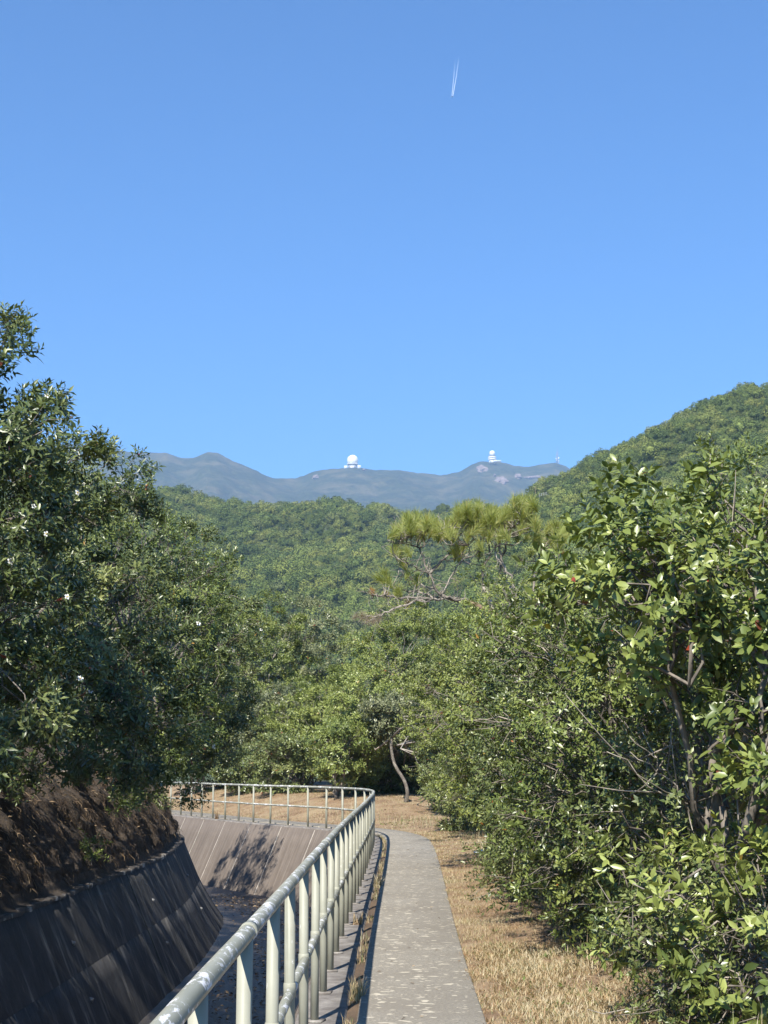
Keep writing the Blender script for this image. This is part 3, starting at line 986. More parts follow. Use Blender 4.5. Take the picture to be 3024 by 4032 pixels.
for k, (a, b_, c_) in enumerate((((2850, 3290), (2640, 3140), (2390, 2960)), ((2850, 3290), (2650, 3080), (2480, 2900)),
                                 ((2840, 3240), (2680, 3120), (2480, 2960)), ((2800, 3200), (2720, 2900), (2700, 2560)), ((2900, 2800), (2800, 2300), (2650, 2000)), ((3000, 2500), (2930, 2200), (2850, 1960)))):
    mb = MB()
    o_ = np.array(MIXED.location)
    p = catmull(np.array([at(*a, 10.2), at(*b_, 9.9), at(*c_, 9.7)]), 6)
    p[1:-1] += RNG.normal(size=(len(p) - 2, 3)) * .02
    mb.tube(p - o_, np.linspace(.010, .003, len(p)), 5)
    for q in (4, 7, 9):
        d_ = p[q] - p[q - 2] + RNG.normal(size=3) * .12
        mb.tube(np.array([p[q], p[q] + d_ * .9, p[q] + d_ * 1.8 + (0, 0, .03)]) - o_, [.006, .004, .002], 4)
    mb.build('bare_stem', M['bark_pale'], MIXED, smooth=True)

# ---- beyond the bend
GB = 'trees beyond the bend of the path'
BEY = [
    # label, px, top, Y, rx, ry, zbot, material, tint, leaf len
    ('rounded olive tree highest on the left beyond the bend', 1010, 2385, 66, 2.1, 2.2, 1.5, 'leaf_light', .28, .12),
    ('broad rounded tree next to the highest one, speckled with pale leaves', 1190, 2450, 68, 2.1, 2.2, 1.5, 'leaf_grey', .50, .12),
    ('dark low tree in the dip of the tree line beyond the bend', 1345, 2660, 62, 1.5, 1.8, 1.2, 'leaf_light', .26, .12),
    ('tall flat topped dense tree at the centre beyond the bend', 1590, 2415, 51, 1.6, 1.6, 3.0, 'leaf_light', .32, .10),
    ('yellow green tree left of the tall flat topped one', 1430, 2700, 49, 1.2, 1.5, 1.6, 'leaf_mid', .62, .10),
    ('bright yellow green bushy tree in the middle above the railing', 1250, 2735, 54, 1.5, 1.6, 1.2, 'leaf_light', .36, .11),
    ('grey green thin tree left of the bright bushy one', 1060, 2740, 58, 1.3, 1.6, 1.0, 'leaf_grey', .45, .12),
    ('dark upright tree right of the tall flat topped one', 1800, 2580, 43.5, 1.15, 1.6, 1.0, 'leaf_dark', .60, .10),
    ('light olive tree at the left beside the overhanging branches', 930, 2690, 61, 1.2, 1.6, 1.0, 'leaf_mid', .58, .12),
    ('fresh green bush with spreading tiers over the railing corner', 1350, 2860, 47.5, 1.0, 1.1, 1.3, 'leaf_mid', .46, .10),
    ('grey leaved tree with the leaning bare pale trunk', 1580, 2760, 46, 1.1, 1.4, 2.0, 'leaf_grey', .46, .09),
    ('small leaved dark shrub beside the leaning trunk', 1790, 2860, 41, .9, 1.3, .6, 'leaf_dark', .52, .09),
    ('low grey green thicket behind the left part of the far railing', 870, 2860, 62, 1.3, 1.5, .9, 'leaf_grey', .40, .12),
    ('dense shaded bush behind the middle of the far railing', 1150, 2900, 53, 1.2, 1.2, .8, 'leaf_dark', .55, .11),
    ('olive bush low behind the far railing at its corner', 1400, 2950, 49.5, .9, 1.1, .7, 'leaf_mid', .42, .10),
    ('dark tall tree closing the gap behind the left bank', 760, 2560, 60, 1.6, 2, 1.2, 'leaf_dark', .42, .12),
    ('olive tree half hidden behind the foot of the pine', 1780, 2560, 56, 1.8, 1.8, 1.2, 'leaf_mid', .44, .11),
    ('low dark bush behind the left end of the far railing', 980, 2960, 56, 1.1, 1.1, .8, 'leaf_dark', .50, .11),
    ('small dark bush on the verge at the turn of the path', 1830, 3020, 36.5, .75, 1.0, .1, 'leaf_dark', .5, .085),
    ('shaded bush just left of the leaning pale trunk', 1520, 2960, 49.5, .9, 1.0, .2, 'leaf_mid', .36, .09),
    ('shaded bush just right of the leaning pale trunk', 1680, 2960, 49.0, .9, 1.0, .2, 'leaf_dark', .50, .09),
    ('leafy low bush at the far end of the verge', 1780, 3060, 43.5, .8, .8, .7, 'leaf_mid', .40, .09),
]
for i, (lab, px, top, Y, rx, ry, zb, mt, tt, ll) in enumerate(BEY):
    ll *= 1.3
    tt += .13
    zb = max(1.7, zb) if not ('bush' in lab or 'shrub' in lab or 'thicket' in lab) else zb
    c = crown_at(px, top, Y, rx, ry, zb)
    lean = 0.0
    if 'leaning' in lab:
        bx = at(1596, 3222, 46)[0]
        c = (c[0], c[1] + 1.2, c[2] + .3, c[3], .9, c[5] - .2)
        rt = tree('pale_trunk_tree', lab, 'tree', GB, (bx, 46.0), [c], (ll, .21, 2, mt, tt), ncl=50, spr=26, lps=9, rc=.46, flat=.55, up=.8, seed=60 + i, stems=1, trunk_r=.062, bark='bark_pale', indiv=60,
                  trunk_pts=[(bx, 46.0, gz(bx, 46.0) - .05), at(1604, 3120, 46.0), at(1590, 3070, 46.1), at(1554, 3010, 46.3), at(1540, 2930, 46.7), at(1556, 2850, 47.0), at(1570, 2780, 47.2)])
        continue
    tree('broadleaf_tree' if c[5] > 1.2 else 'leafy_shrub', lab, 'tree' if c[5] > 1.2 else 'shrub', GB, (c[0] + RNG.uniform(-.4, .4), Y + .2), [c], (ll, .21, 2, mt, tt),
         ncl=int(min(95, 24 + 9 * rx * ry * c[5])), spr=26, lps=9, rc=.56 if Y > 52 else .46 if Y > 44 else .38, flat=.55, up=.8, lumpy=.20, seed=60 + i, stems=5, trunk_r=.045, bark='bark_pale' if i % 3 != 1 else 'bark_grey', twigs=Y < 55, indiv=40 if Y < 50 else 0)

# ------------------------------------------------------------------ pine
def pine():
    rng = np.random.default_rng(77)
    Y = 29.0
    bx, by = 3.1, Y + 0.4
    base = np.array([bx, by, gz(bx, by) - .05])
    root = empty('pine_tree', tuple(base))
    tag(root, 'sparse pine with upturned needle tufts on bare crooked branches', 'tree')
    P = lambda px, py, dy=0.0: at(px, py, Y + dy)
    crotch = P(1850, 2370)
    trunkp = np.array([base, base + (0.1, 0, 1.2), base + (-.2, 0, 2.4), P(2060, 2480), P(1950, 2420), crotch])
    mb = MB(); mb.tube(catmull(trunkp, 5) - base, np.linspace(.10, .05, 26), 8); mb.build('trunk', M['bark_brown'], root, smooth=True)
    limbs = [
        [P(1850, 2370), P(1740, 2340, -.2), P(1690, 2260, -.3), P(1650, 2160, -.2), P(1560, 2140, -.3), P(1530, 2135, -.3)],
        [P(1850, 2370), P(1720, 2350, .2), P(1640, 2330, .4), P(1560, 2320, .4), P(1545, 2305, .4)],
        [P(1800, 2355), P(1660, 2365, -.4), P(1560, 2395, -.6), P(1500, 2420, -.6), P(1440, 2430, -.6)],
        [P(1700, 2360, -.4), P(1560, 2350, -.3), P(1480, 2345, -.3), P(1465, 2340, -.3)],
        [P(1950, 2420), P(1900, 2270, .3), P(1930, 2160, .3), P(1880, 2080, .4), P(1830, 2040, .4)],
        [P(2060, 2480), P(1990, 2250, -.1), P(1960, 2130, -.2), P(1900, 2060, -.2), P(1840, 2010, 0)],
        [P(2060, 2480), P(1970, 2280, .2), P(2000, 2120, .3), P(2020, 2050, .3), P(2030, 2000, .3)],
        [P(2060, 2480), P(2010, 2270, -.3), P(1950, 2170, -.3), P(2010, 2080, -.3), P(2080, 2050, -.2)],
        [P(2090, 2440, .1), P(2110, 2230, .2), P(2160, 2130, .3), P(2190, 2090, .3)],
        [P(1690, 2260, -.3), P(1760, 2190, -.1), P(1830, 2140, 0), P(1900, 2120, .1)],
        [P(1740, 2340, -.2), P(1800, 2230, -.2), P(1850, 2170, -.3), P(1790, 2110, -.3), P(1740, 2080, -.3)],
        [P(1560, 2140, -.3), P(1590, 2120, -.2), P(1620, 2100, -.2)],
        [P(1690, 2260, -.3), P(1610, 2220, -.5), P(1560, 2200, -.5)],
        [P(1740, 2340, -.2), P(1640, 2290, 0), P(1590, 2260, 0)],
    ]
    allp = []
    for k, l in enumerate(limbs):
        c = catmull(np.array(l), 6)
        c[1:-1] += rng.normal(size=(len(c) - 2, 3)) * .015
        mb = MB(); mb.tube(c - base, np.linspace(.03 if k < 10 else .017, .009, len(c)), 6)
        mb.build('branch', M['bark_pale'] if k % 3 else M['bark_grey'], root, smooth=True)
        allp.append(c)
    tips = []
    def area(n, x0, x1, y0, y1, dead=0.0):
        for _ in range(n): tips.append((P(rng.uniform(x0, x1), rng.uniform(y0, y1), rng.uniform(-.9, .9)), rng.uniform() < dead))
    area(28, 1790, 1900, 1995, 2080); area(30, 1900, 2000, 2010, 2080); area(32, 2000, 2110, 1975, 2080)
    area(22, 1830, 2110, 2060, 2130, .05); area(20, 2100, 2240, 2070, 2170)
    area(16, 1590, 1680, 2040, 2110); area(18, 1540, 1650, 2080, 2130); area(26, 1660, 1790, 2060, 2130)
    area(5, 1540, 1640, 2170, 2230, .15); area(7, 1780, 1900, 2150, 2200, .1); area(5, 2040, 2240, 2150, 2230, .2)
    for x, y in ((1500, 2285), (1520, 2270), (1535, 2300), (1560, 2345), (1575, 2335), (1600, 2270), (1640, 2290)): tips.append((P(x, y, -.3), False))
    for x, y in ((1465, 2335),): tips.append((P(x, y, -.3), 0.9))
    for x, y in ((1520, 2340), (1605, 2378)): tips.append((P(x, y, -.2), 0.91))
    for x, y in ((1400, 2426), (1425, 2420), (1445, 2436), (1470, 2440), (1490, 2432)): tips.append((P(x, y, -.6), 0.97))
    meshes = {}
    def tuft(tone, n=170):
        d = unit(rng.normal(size=(n, 3)) * np.array([.62, .62, .35]) + np.array([0, 0, 1.25]))
        if tone in ('brown', 'grey'): d = unit(rng.normal(size=(n, 3)) * .7 + np.array([0, 0, .1]))
        ln = rng.uniform(.15, .28, n)
        o = np.zeros((n, 3)); o[:, 2] = rng.uniform(-.12, .06, n)
        s = unit(np.cross(d, rng.normal(size=(n, 3)))) * .0023
        tip = o + d * ln[:, None] - np.array([0, 0, .02])
        mid_ = o + d * ln[:, None] * .55
        V = np.stack([o - s, o + s, mid_ + s, mid_ - s, tip], 1).reshape(-1, 3)
        Fa = (np.array([(0, 1, 2), (0, 2, 3), (3, 2, 4)])[None] + (np.arange(n) * 5)[:, None, None]).reshape(-1, 3)
        t = {'green': rng.uniform(.1, .85, n), 'orange': rng.uniform(.87, .91, n), 'brown': rng.uniform(.88, .95, n), 'grey': rng.uniform(.95, 1, n)}[tone]
        return tri_mesh('needle_tuft', V, Fa, M['needle'], np.repeat(t, 5))
    for tone in ('green', 'orange', 'brown', 'grey'): meshes[tone] = [tuft(tone) for _ in range(4 if tone == 'green' else 1)]
    pts = np.concatenate(allp)
    tw = MB()
    for p, dead in tips:
        tone = 'green'
        if dead is not False and dead is not np.False_:
            tone = 'orange' if dead == 0.9 else 'grey' if dead == 0.97 else 'brown'
        o = link('needle_tuft', meshes[tone][rng.integers(0, len(meshes[tone]))], root, tuple(p - base))
        hang = tone in ('brown',)
        o.rotation_euler = (R(180) * hang + rng.normal() * .35, rng.normal() * .35, rng.uniform(0, 6.28))
        o.scale = (rng.uniform(.85, 1.2) * (1 if tone == 'green' else .62),) * 3
        j = np.argmin(np.linalg.norm(pts - p, axis=1) + np.maximum(0, pts[:, 2] - p[2] + .1) * 2)
        q = pts[j]
        m_ = (p + q) / 2 + rng.normal(size=3) * .04 - np.array([0, 0, .05])
        tw.tube(np.array([q, m_, p]) - base, [.012, .009, .007], 5, cap=False)
    for _ in range(420):
        q = pts[rng.integers(0, len(pts))]
        d = unit(rng.normal(size=3) + np.array([0, 0, .25])) * rng.uniform(.12, .5)
        tw.tube(np.array([q, q + d * .5 + rng.normal(size=3) * .03, q + d + rng.normal(size=3) * .04]) - base, [.007, .005, .003], 4, cap=False)
    tw.build('twigs', M['bark_pale'], root, kind='stuff')


pine()

# ------------------------------------------------------------------ grass, litter, roots
def blades(name, pos, h, w, lean, mat, tint, rng, one=False):
    n = len(pos)
    a = rng.uniform(0, 6.283, n)
    dr = np.stack([np.cos(a), np.sin(a), np.zeros(n)], 1)
    sd = np.stack([-np.sin(a), np.cos(a), np.zeros(n)], 1) * (w / 2)[:, None]
    upv = np.array([0, 0, 1.0])
    m = pos + dr * (h * lean * .35)[:, None] + upv * (h * .6 * np.sqrt(np.maximum(.05, 1 - lean ** 2)))[:, None]
    t = pos + dr * (h * lean)[:, None] + upv * (h * np.sqrt(np.maximum(.03, 1 - lean ** 2)))[:, None]
    if one:
        V = np.stack([pos - sd, pos + sd, t], 1).reshape(-1, 3)
        Fa = (np.array([(0, 1, 2)])[None] + (np.arange(n) * 3)[:, None, None]).reshape(-1, 3); k = 3
    else:
        V = np.stack([pos - sd, pos + sd, m + sd * .8, m - sd * .8, t], 1).reshape(-1, 3)
        Fa = (np.array([(0, 1, 2), (0, 2, 3), (3, 2, 4)])[None] + (np.arange(n) * 5)[:, None, None]).reshape(-1, 3); k = 5
    return tri_mesh(name, V, Fa, M[mat], np.repeat(tint, k))


def gzv(s, d):
    z = 0.10 * sm(1.3, 3.0, d) + 0.5 * sm(3, 30, d) + 0.55 * sm(BEND0 - 1, BEND1, s) * sm(1.5, 4.5, d)
    return np.where(d > 1.2, z, -0.01)


def verge_grass():
    rng = np.random.default_rng(5)
    P, H, W_, L_, T_ = [], [], [], [], []
    for s0, s1, n, d1 in ((S_of_y(8), S_of_y(14), 80000, 1.9), (S_of_y(14), S_of_y(22), 56000, 2.1), (S_of_y(22), S_of_y(36), 56000, 2.6), (S_of_y(33), S_MAX - 12, 90000, 6.0)):
        s = rng.uniform(s0, s1, n); d = path_w(s) - 0.045 + (d1) * rng.uniform(0, 1, n) ** 1.1
        x, y = cpt(s, d)
        ok = np.array([mnoise.noise((a * 2.3, b * 2.3, 13)) + .5 * mnoise.noise((a * 7, b * 7, 3)) for a, b in zip(x, y)]) > rng.uniform(-.70, .22, n)
        s, d, x, y = s[ok], d[ok], x[ok], y[ok]; n = len(s)
        z = gzv(s, d) + np.array([0.035 * mnoise.noise((a * 1.7, b * 1.7, 0)) for a, b in zip(x, y)]) - .006
        big_ = np.array([mnoise.noise((a * 1.1, b * 1.1, 5)) for a, b in zip(x, y)])
        P.append(np.stack([x, y, z], 1))
        H.append(rng.uniform(.03, .085, n) * (1 + .5 * big_) * (1 + .35 * (s > S_of_y(33))))
        W_.append(rng.uniform(.003, .0065, n) * (1 + .5 * (s > S_of_y(22))))
        L_.append(np.clip(rng.normal(.86, .13, n), .2, .98))
        t = np.clip(.47 + .42 * big_ + rng.normal(size=n) * .24, 0, .87)
        g = rng.uniform(size=n) < .07 + .10 * (mnoise_v(x, y) > .25)
        t[g] = rng.uniform(.91, 1, g.sum())
        T_.append(t)
    me = blades('dry_grass', P[0], H[0], W_[0], L_[0], 'dry_grass', T_[0], rng)
    link('dry_grass', me, kind='stuff')
    me = blades('dry_grass', np.concatenate(P[1:]), np.concatenate(H[1:]), np.concatenate(W_[1:]), np.concatenate(L_[1:]), 'dry_grass', np.concatenate(T_[1:]), rng, True)
    link('dry_grass', me, kind='stuff')


def mnoise_v(x, y):
    return np.array([mnoise.noise((a * .6, b * .6, 9)) for a, b in zip(x, y)])


verge_grass()


def tall_grass():
    """longer straw and green stalks at the foot of the shrubs"""
    rng = np.random.default_rng(6)
    n = 5200
    s = rng.uniform(S_of_y(8), S_of_y(44), n); d = rng.uniform(2.0, 3.6, n)
    x, y = cpt(s, d)
    keep = mnoise_v(x, y) > -.05
    s, d, x, y = s[keep], d[keep], x[keep], y[keep]; n = len(x)
    t = rng.uniform(.2, .86, n); g = rng.uniform(size=n) < .3; t[g] = rng.uniform(.92, 1, g.sum())
    me = blades('stalks', np.stack([x, y, gzv(s, d)], 1), rng.uniform(.12, .34, n), rng.uniform(.004, .007, n), rng.uniform(.2, .9, n), 'dry_grass', t, rng)
    link('long_grass', me, kind='stuff')
    n = 3600
    s = rng.uniform(S_of_y(7), S_of_y(36), n); d = rng.normal(.235, .026, n)
    x, y = cpt(s, d)
    kk = np.array([mnoise.noise((0, b * 1.5, 3)) for b in s]) > .02
    s, d, x, y = s[kk], d[kk], x[kk], y[kk]; n = len(x)
    t = rng.uniform(.2, .86, n); g = rng.uniform(size=n) < .25; t[g] = rng.uniform(.92, 1, g.sum())
    me = blades('joint_grass', np.stack([x, y, np.full(n, -.012)], 1), rng.uniform(.03, .11, n), rng.uniform(.003, .005, n), rng.uniform(.2, .95, n), 'dry_grass', t, rng)
    link('joint_grass', me, kind='stuff')


tall_grass()


def litter():
    rng = np.random.default_rng(8)
    def lay(name, s0, s1, d0, d1, zf, n, size, mat='dead', lo=0.0, hi=1.0):
        s = rng.uniform(s0, s1, n); d = rng.uniform(d0, d1, n)
        x, y = cpt(s, d)
        pos = np.stack([x, y, zf(s, d)], 1)
        a = rng.uniform(0, 6.28, n)
        dirv = np.stack([np.cos(a), np.sin(a), rng.normal(size=n) * .25], 1)
        Rm = frames(dirv, np.array([0, 0, 1.0]) + rng.normal(size=(n, 3)) * .35)
        T, Fc = leaf_template(4, .2)
        V, Fa, ta = expand(T, Fc, pos, Rm, size * rng.uniform(.6, 1.2, n), rng.uniform(lo, hi, n))
        link(name, tri_mesh(name, V, Fa, M[mat], ta), kind='stuff')
    lay('leaf_litter', S_of_y(8), S_of_y(42), -2.9, -1.0, lambda s, d: np.full(len(s), -1.82), 4200, .09)
    lay('drifted_leaves', S_of_y(9), S_of_y(30), .3, 1.3, lambda s, d: np.full(len(s), .028), 70, .045, 'dead', .4, 1)
    lay('fallen_leaves', S_of_y(9), S_of_y(44), 1.9, 3.8, lambda s, d: gzv(s, d) + .02, 2600, .07)
    # roots, straw and leaves hanging on the bank
    n = 22000
    s = rng.uniform(S_of_y(9), S_of_y(36), n); d = -3.9 - .95 * rng.uniform(size=n)
    x, y = cpt(s, d)
    z = np.interp(d, BANK_D, BANK_Z)
    j = np.array([0.10 * mnoise.noise((a * 1.3, b * 1.3, c)) + 0.10 * mnoise.noise((a * 3.7, b * 3.7, c * 3)) for a, b, c in zip(x, y, z)])
    pos = np.stack([x + j + .01, y, z + .6 * j], 1)
    dirv = unit(np.stack([rng.normal(.25, .4, n), rng.normal(0, .7, n), -np.ones(n)], 1))
    sd = unit(np.cross(dirv, rng.normal(size=(n, 3)))) * rng.uniform(.0010, .0030, n)[:, None]
    L = rng.uniform(.06, .26, n)[:, None]
    m = pos + dirv * L * .5 + np.stack([rng.uniform(.0, .05, n), rng.normal(size=n) * .03, np.zeros(n)], 1)
    V = np.stack([pos - sd, pos + sd, m + sd, m - sd, pos + dirv * L], 1).reshape(-1, 3)
    Fa = (np.array([(0, 1, 2), (0, 2, 3), (3, 2, 4)])[None] + (np.arange(n) * 5)[:, None, None]).reshape(-1, 3)
    link('hanging_roots', tri_mesh('hanging_roots', V, Fa, M['dead'], np.repeat(rng.uniform(0, 1, n) ** 2.8, 5)), kind='stuff')
    lay('bank_leaves', S_of_y(10), S_of_y(36), -4.9, -3.95, lambda s, d: np.interp(d, BANK_D, BANK_Z) + .03, 1500, .08, 'dead', .2, 1)


litter()


def verge_weeds():
    rng = np.random.default_rng(31)
    n = 1500
    s = rng.uniform(S_of_y(8.5), S_of_y(40), n); d = 1.25 + 2.2 * rng.uniform(size=n) ** .55
    x, y = cpt(s, d)
    k = mnoise_v(x * 2.2, y * 2.2) + .35 * (d - 1.9) > .12
    s, d, x, y = s[k], d[k], x[k], y[k]; n = len(x)
    c = np.stack([x, y, gzv(s, d) + .01], 1)
    m = 7
    ci = np.repeat(np.arange(n), m)
    a = rng.uniform(0, 6.28, n * m)
    el = rng.uniform(.15, .9, n * m)
    dirv = np.stack([np.cos(a) * np.cos(el), np.sin(a) * np.cos(el), np.sin(el)], 1)
    Rm = frames(dirv, np.array([0, 0, 1.0]) + rng.normal(size=(n * m, 3)) * .3)
    T, Fc = leaf_template(4, .2)
    V, Fa, ta = expand(T, Fc, c[ci] + rng.normal(size=(n * m, 3)) * np.array([.03, .03, .01]), Rm, rng.uniform(.025, .06, n * m), np.clip(rng.normal(.45, .2, n * m), 0, .88))
    link('verge_weeds', tri_mesh('verge_weeds', V, Fa, M['leaf_mid'], ta), kind='stuff')


verge_weeds()


def tuft_thing(label, s, d, z, n, hmin, hmax, lo, hi, seed):
    rng = np.random.default_rng(seed)
    x, y = cpt(s, d)
    root = empty('grass_tuft', (x, y, z))
    tag(root, label, 'grass tuft')
    a = rng.uniform(0, 6.28, n); r = .05 * rng.uniform(size=n) ** .5
    pos = np.stack([np.cos(a) * r, np.sin(a) * r, np.zeros(n)], 1)
    link('blades', blades('blades', pos, rng.uniform(hmin, hmax, n), rng.uniform(.004, .008, n), rng.uniform(.1, .75, n), 'dry_grass', rng.uniform(lo, hi, n), rng), root, kind='stuff')
    mb = MB(); mb.lathe([(.05, -.02), (.045, .005), (.015, .018)], 9); mb.build('root_clump', M['crack'], root)


tuft_thing('brown withered tuft on the far wall top under the railing', S_of_y(45.9), -.02, 0.0, 90, .12, .34, 0.0, .3, 1)
tuft_thing('green and straw tuft in the joint beside the path, halfway along the railing', S_of_y(20.6), .24, -.01, 130, .08, .24, .5, 1.0, 2)
tuft_thing('straw tuft with spreading blades over the path edge at the bottom', S_of_y(10.9), .25, -.01, 120, .08, .2, .4, .95, 3)
tuft_thing('yellow green tuft in the channel behind the nearest posts', S_of_y(9.3), -.7, -1.35, 110, .3, .75, .6, 1.0, 4)
tuft_thing('small dry tuft at the foot of a post before the bend', S_of_y(15.8), .12, 0.0, 60, .06, .16, .1, .8, 5)

pl = at(1895, 3370, 1)
plx, ply = 1.76, 27.4
root = empty('marker_plate', (plx, ply, gz(plx, ply) + .035))
tag(root, 'small white plate lying in the dry grass of the verge', 'plate')
mb = MB(); mb.box((0, 0, .02), (.27, .09, .03), R(14), .97); mb.build('plate_board', M['plate'], root)
mb = MB(); mb.box((.165, .04, .02), (.06, .085, .026), R(14), .97); mb.build('shadow_end', M['dark_mark_shadow'], root)  # dark block stands in for the shadow at the plate's right end
mb = MB()
for k, w in enumerate((.02, .035, .015, .03)): mb.box((-.09 + k * .055, -.0 + k * .0135, .0365), (w, .03, .003), R(14))
mb.build('worn_marks', M['dark_mark_shadow'], root)
root.rotation_euler = (R(22), R(-4), 0)

# ------------------------------------------------------------------ far terrain
def interp_az(tab):
    az = np.array([math.atan2(ray(px, py)[0], ray(px, py)[1]) for px, py in tab])
    tn = np.array([ray(px, py)[2] / math.hypot(ray(px, py)[0], ray(px, py)[1]) for px, py in tab])
    return az, tn


RIDGE = [(-2500, 1500), (-1500, 1650), (-700, 1720), (-200, 1700), (100, 1740), (300, 1745), (430, 1755), (520, 1775), (599, 1777), (652, 1778), (699, 1796), (739, 1803), (765, 1799), (812, 1778), (825, 1776), (858, 1781), (911, 1809), (964, 1829), (1004, 1847),
         (1050, 1871), (1083, 1880), (1150, 1880), (1163, 1882), (1196, 1871), (1230, 1855), (1310, 1845), (1360, 1841), (1418, 1841), (1476, 1852), (1570, 1850), (1650, 1863), (1736, 1871), (1809, 1855), (1859, 1826),
         (1888, 1816), (1924, 1818), (1975, 1818), (2033, 1830), (2083, 1835), (2141, 1824), (2185, 1819), (2228, 1834), (2257, 1855), (2330, 1880), (2500, 1900), (3000, 1850), (3600, 1700), (4500, 1650)]
MIDH = [(-2500, 1750), (-1200, 1830), (-300, 1880), (300, 1900), (652, 1922), (712, 1922), (785, 1949), (858, 1952), (931, 1968), (977, 1982), (1030, 1982), (1097, 1988), (1163, 1985), (1229, 1982), (1309, 1968), (1368, 1973), (1428, 1985), (1481, 1972), (1534, 1970),
        (1561, 1992), (1594, 2021), (1664, 2018), (1693, 2000), (1743, 1989), (1780, 1993), (1852, 1975), (1950, 2010), (2100, 2030), (2300, 2050), (3000, 2080), (4500, 2050)]
RIGH = [(1750, 2250), (1900, 2120), (1990, 2010), (2066, 1937), (2089, 1918), (2127, 1892), (2158, 1873), (2209, 1864), (2247, 1839), (2285, 1816), (2335, 1791), (2367, 1766), (2418, 1753), (2443, 1740), (2506, 1715), (2557, 1677), (2633, 1652), (2690, 1627),
        (2715, 1608), (2791, 1570), (2823, 1554), (2905, 1525), (3024, 1503), (3300, 1430), (3800, 1300), (4500, 1250)]
TABS = {}
for nm, tb, sub in (('ridge', RIDGE, 0.0), ('mid', MIDH, 0.0), ('right', RIGH, 0.0)): TABS[nm] = interp_az(tb)


def fb(x, y, sc, seed=0, octv=3):
    v, a = 0.0, 1.0
    for o in range(octv):
        v += a * mnoise.noise((x * sc, y * sc, seed + o * 7.3)); a *= .5; sc *= 2.1
    return v


def hill(nm, az0, az1, naz, rfoot, rcrest, rback, zfoot, tree_h, rows, mat, power, namp, name, nsc):
    a_t, t_t = TABS[nm]
    az = np.linspace(R(az0), R(az1), naz)
    V = []
    U = np.concatenate([np.linspace(0, 1, rows), 1 + np.linspace(0, 1, max(4, rows // 5))[1:]])
    for a in az:
        rc_ = rcrest(a)
        zc = CAM_H + rc_ * np.interp(a, a_t, t_t) - tree_h
        for u in U:
            if u <= 1:
                r = rfoot + (rc_ - rfoot) * u
                z = zfoot + (zc - zfoot) * u ** power
            else:
                r = rc_ + (rback - rc_) * (u - 1)
                z = zc + (-5 - zc) * (u - 1) ** 1.3
            x, y = r * math.sin(a), r * math.cos(a)
            k = min(1, 3.0 * u) if u <= 1 else 1
            fade = 1 - 0.75 * math.exp(-((u - 1) / .05) ** 2)
            V.append((x, y, z + (namp * fb(x, y, nsc, 2) + 4.5 * fb(x, y, .022, 9) * (r > 1000)) * k * (fade if abs(u - 1) > .012 else .25 if r < 1000 else .2) + (1.6 * fb(x, y, .06, 4) if r > 1000 else 0)))
    k = len(U)
    i, j = np.meshgrid(np.arange(naz - 1), np.arange(k - 1), indexing='ij')
    a = (i * k + j).ravel()
    Fa = np.concatenate([np.stack([a, a + 1, a + k + 1], 1), np.stack([a, a + k + 1, a + k], 1)])[:, ::-1]
    V = np.array(V)
    o = link(name, tri_mesh(name, V, Fa, mat, smooth=True), kind='structure')
    return V.reshape(naz, k, 3), az, U


def mountain_mat():
    m, nt, bs = new_mat('mountain_scrub')
    t = texco(nt)
    a = noise_n(nt, t, .010, 7, .7)
    f = noise_n(nt, t, .06, 6, .75)
    c = ramp(nt, f, [(.32, (.012, .021, .010)), (.5, (.034, .046, .018)), (.68, (.07, .082, .032))])
    c = mix(nt, ramp(nt, a, [(.48, g3(0)), (.64, g3(.75))]), c, (.13, .112, .06))
    nt.links.new(c, bs.inputs['Base Color'])
    bs.inputs['Roughness'].default_value = .95
    bs.inputs['Specular IOR Level'].default_value = .1
    bump(nt, bs, f, 1.0, 6.0)
    return m


M['mountain'] = mountain_mat()
hill('ridge', -24, 26, 460, 2000, lambda a: 4600 + 110 * math.sin(a * 17), 5800, 20, 2.0, 90, M['mountain'], 1.05, 30.0, 'mountain', .0045)
MV, maz, mU = hill('mid', -24, 26, 150, 430, lambda a: 840 + 40 * math.sin(a * 13 + 1), 1100, 27, 5.5, 40, M['far_ground'], 1.0, 9.0, 'hill', .012)
RV, raz, rU = hill('right', 2.2, 28, 90, 250, lambda a: 640 - 60 * math.sin((a - R(5)) * 4), 900, 8, 5.5, 36, M['far_ground'], 1.0, 7.0, 'hill', .015)

# valley floor
def ground_sheet():
    xs = np.concatenate([np.linspace(-3700, -200, 48), np.linspace(-180, 180, 46), np.linspace(200, 3700, 48)])
    ys = np.concatenate([np.linspace(-240, -20, 12), np.linspace(-15, 200, 40), np.linspace(215, 5850, 72)])
    V = []
    for y in ys:
        for x in xs:
            r = math.hypot(x, y)
            z = -3.0 + 2.6 * float(sm(80, 120, r)) + 27.5 * float(sm(110, 430, r)) * float(sm(-30, 60, y)) * 0.9
            if r > 430: z -= 32 * float(sm(430, 520, r))
            V.append((x, y, z))
    k = len(xs)
    i, j = np.meshgrid(np.arange(len(ys) - 1), np.arange(k - 1), indexing='ij')
    a = (i * k + j).ravel()
    Fa = np.concatenate([np.stack([a, a + 1, a + k + 1], 1), np.stack([a, a + k + 1, a + k], 1)])
    link('ground', tri_mesh('ground', V, Fa, M['far_ground'], smooth=True), kind='structure')


ground_sheet()

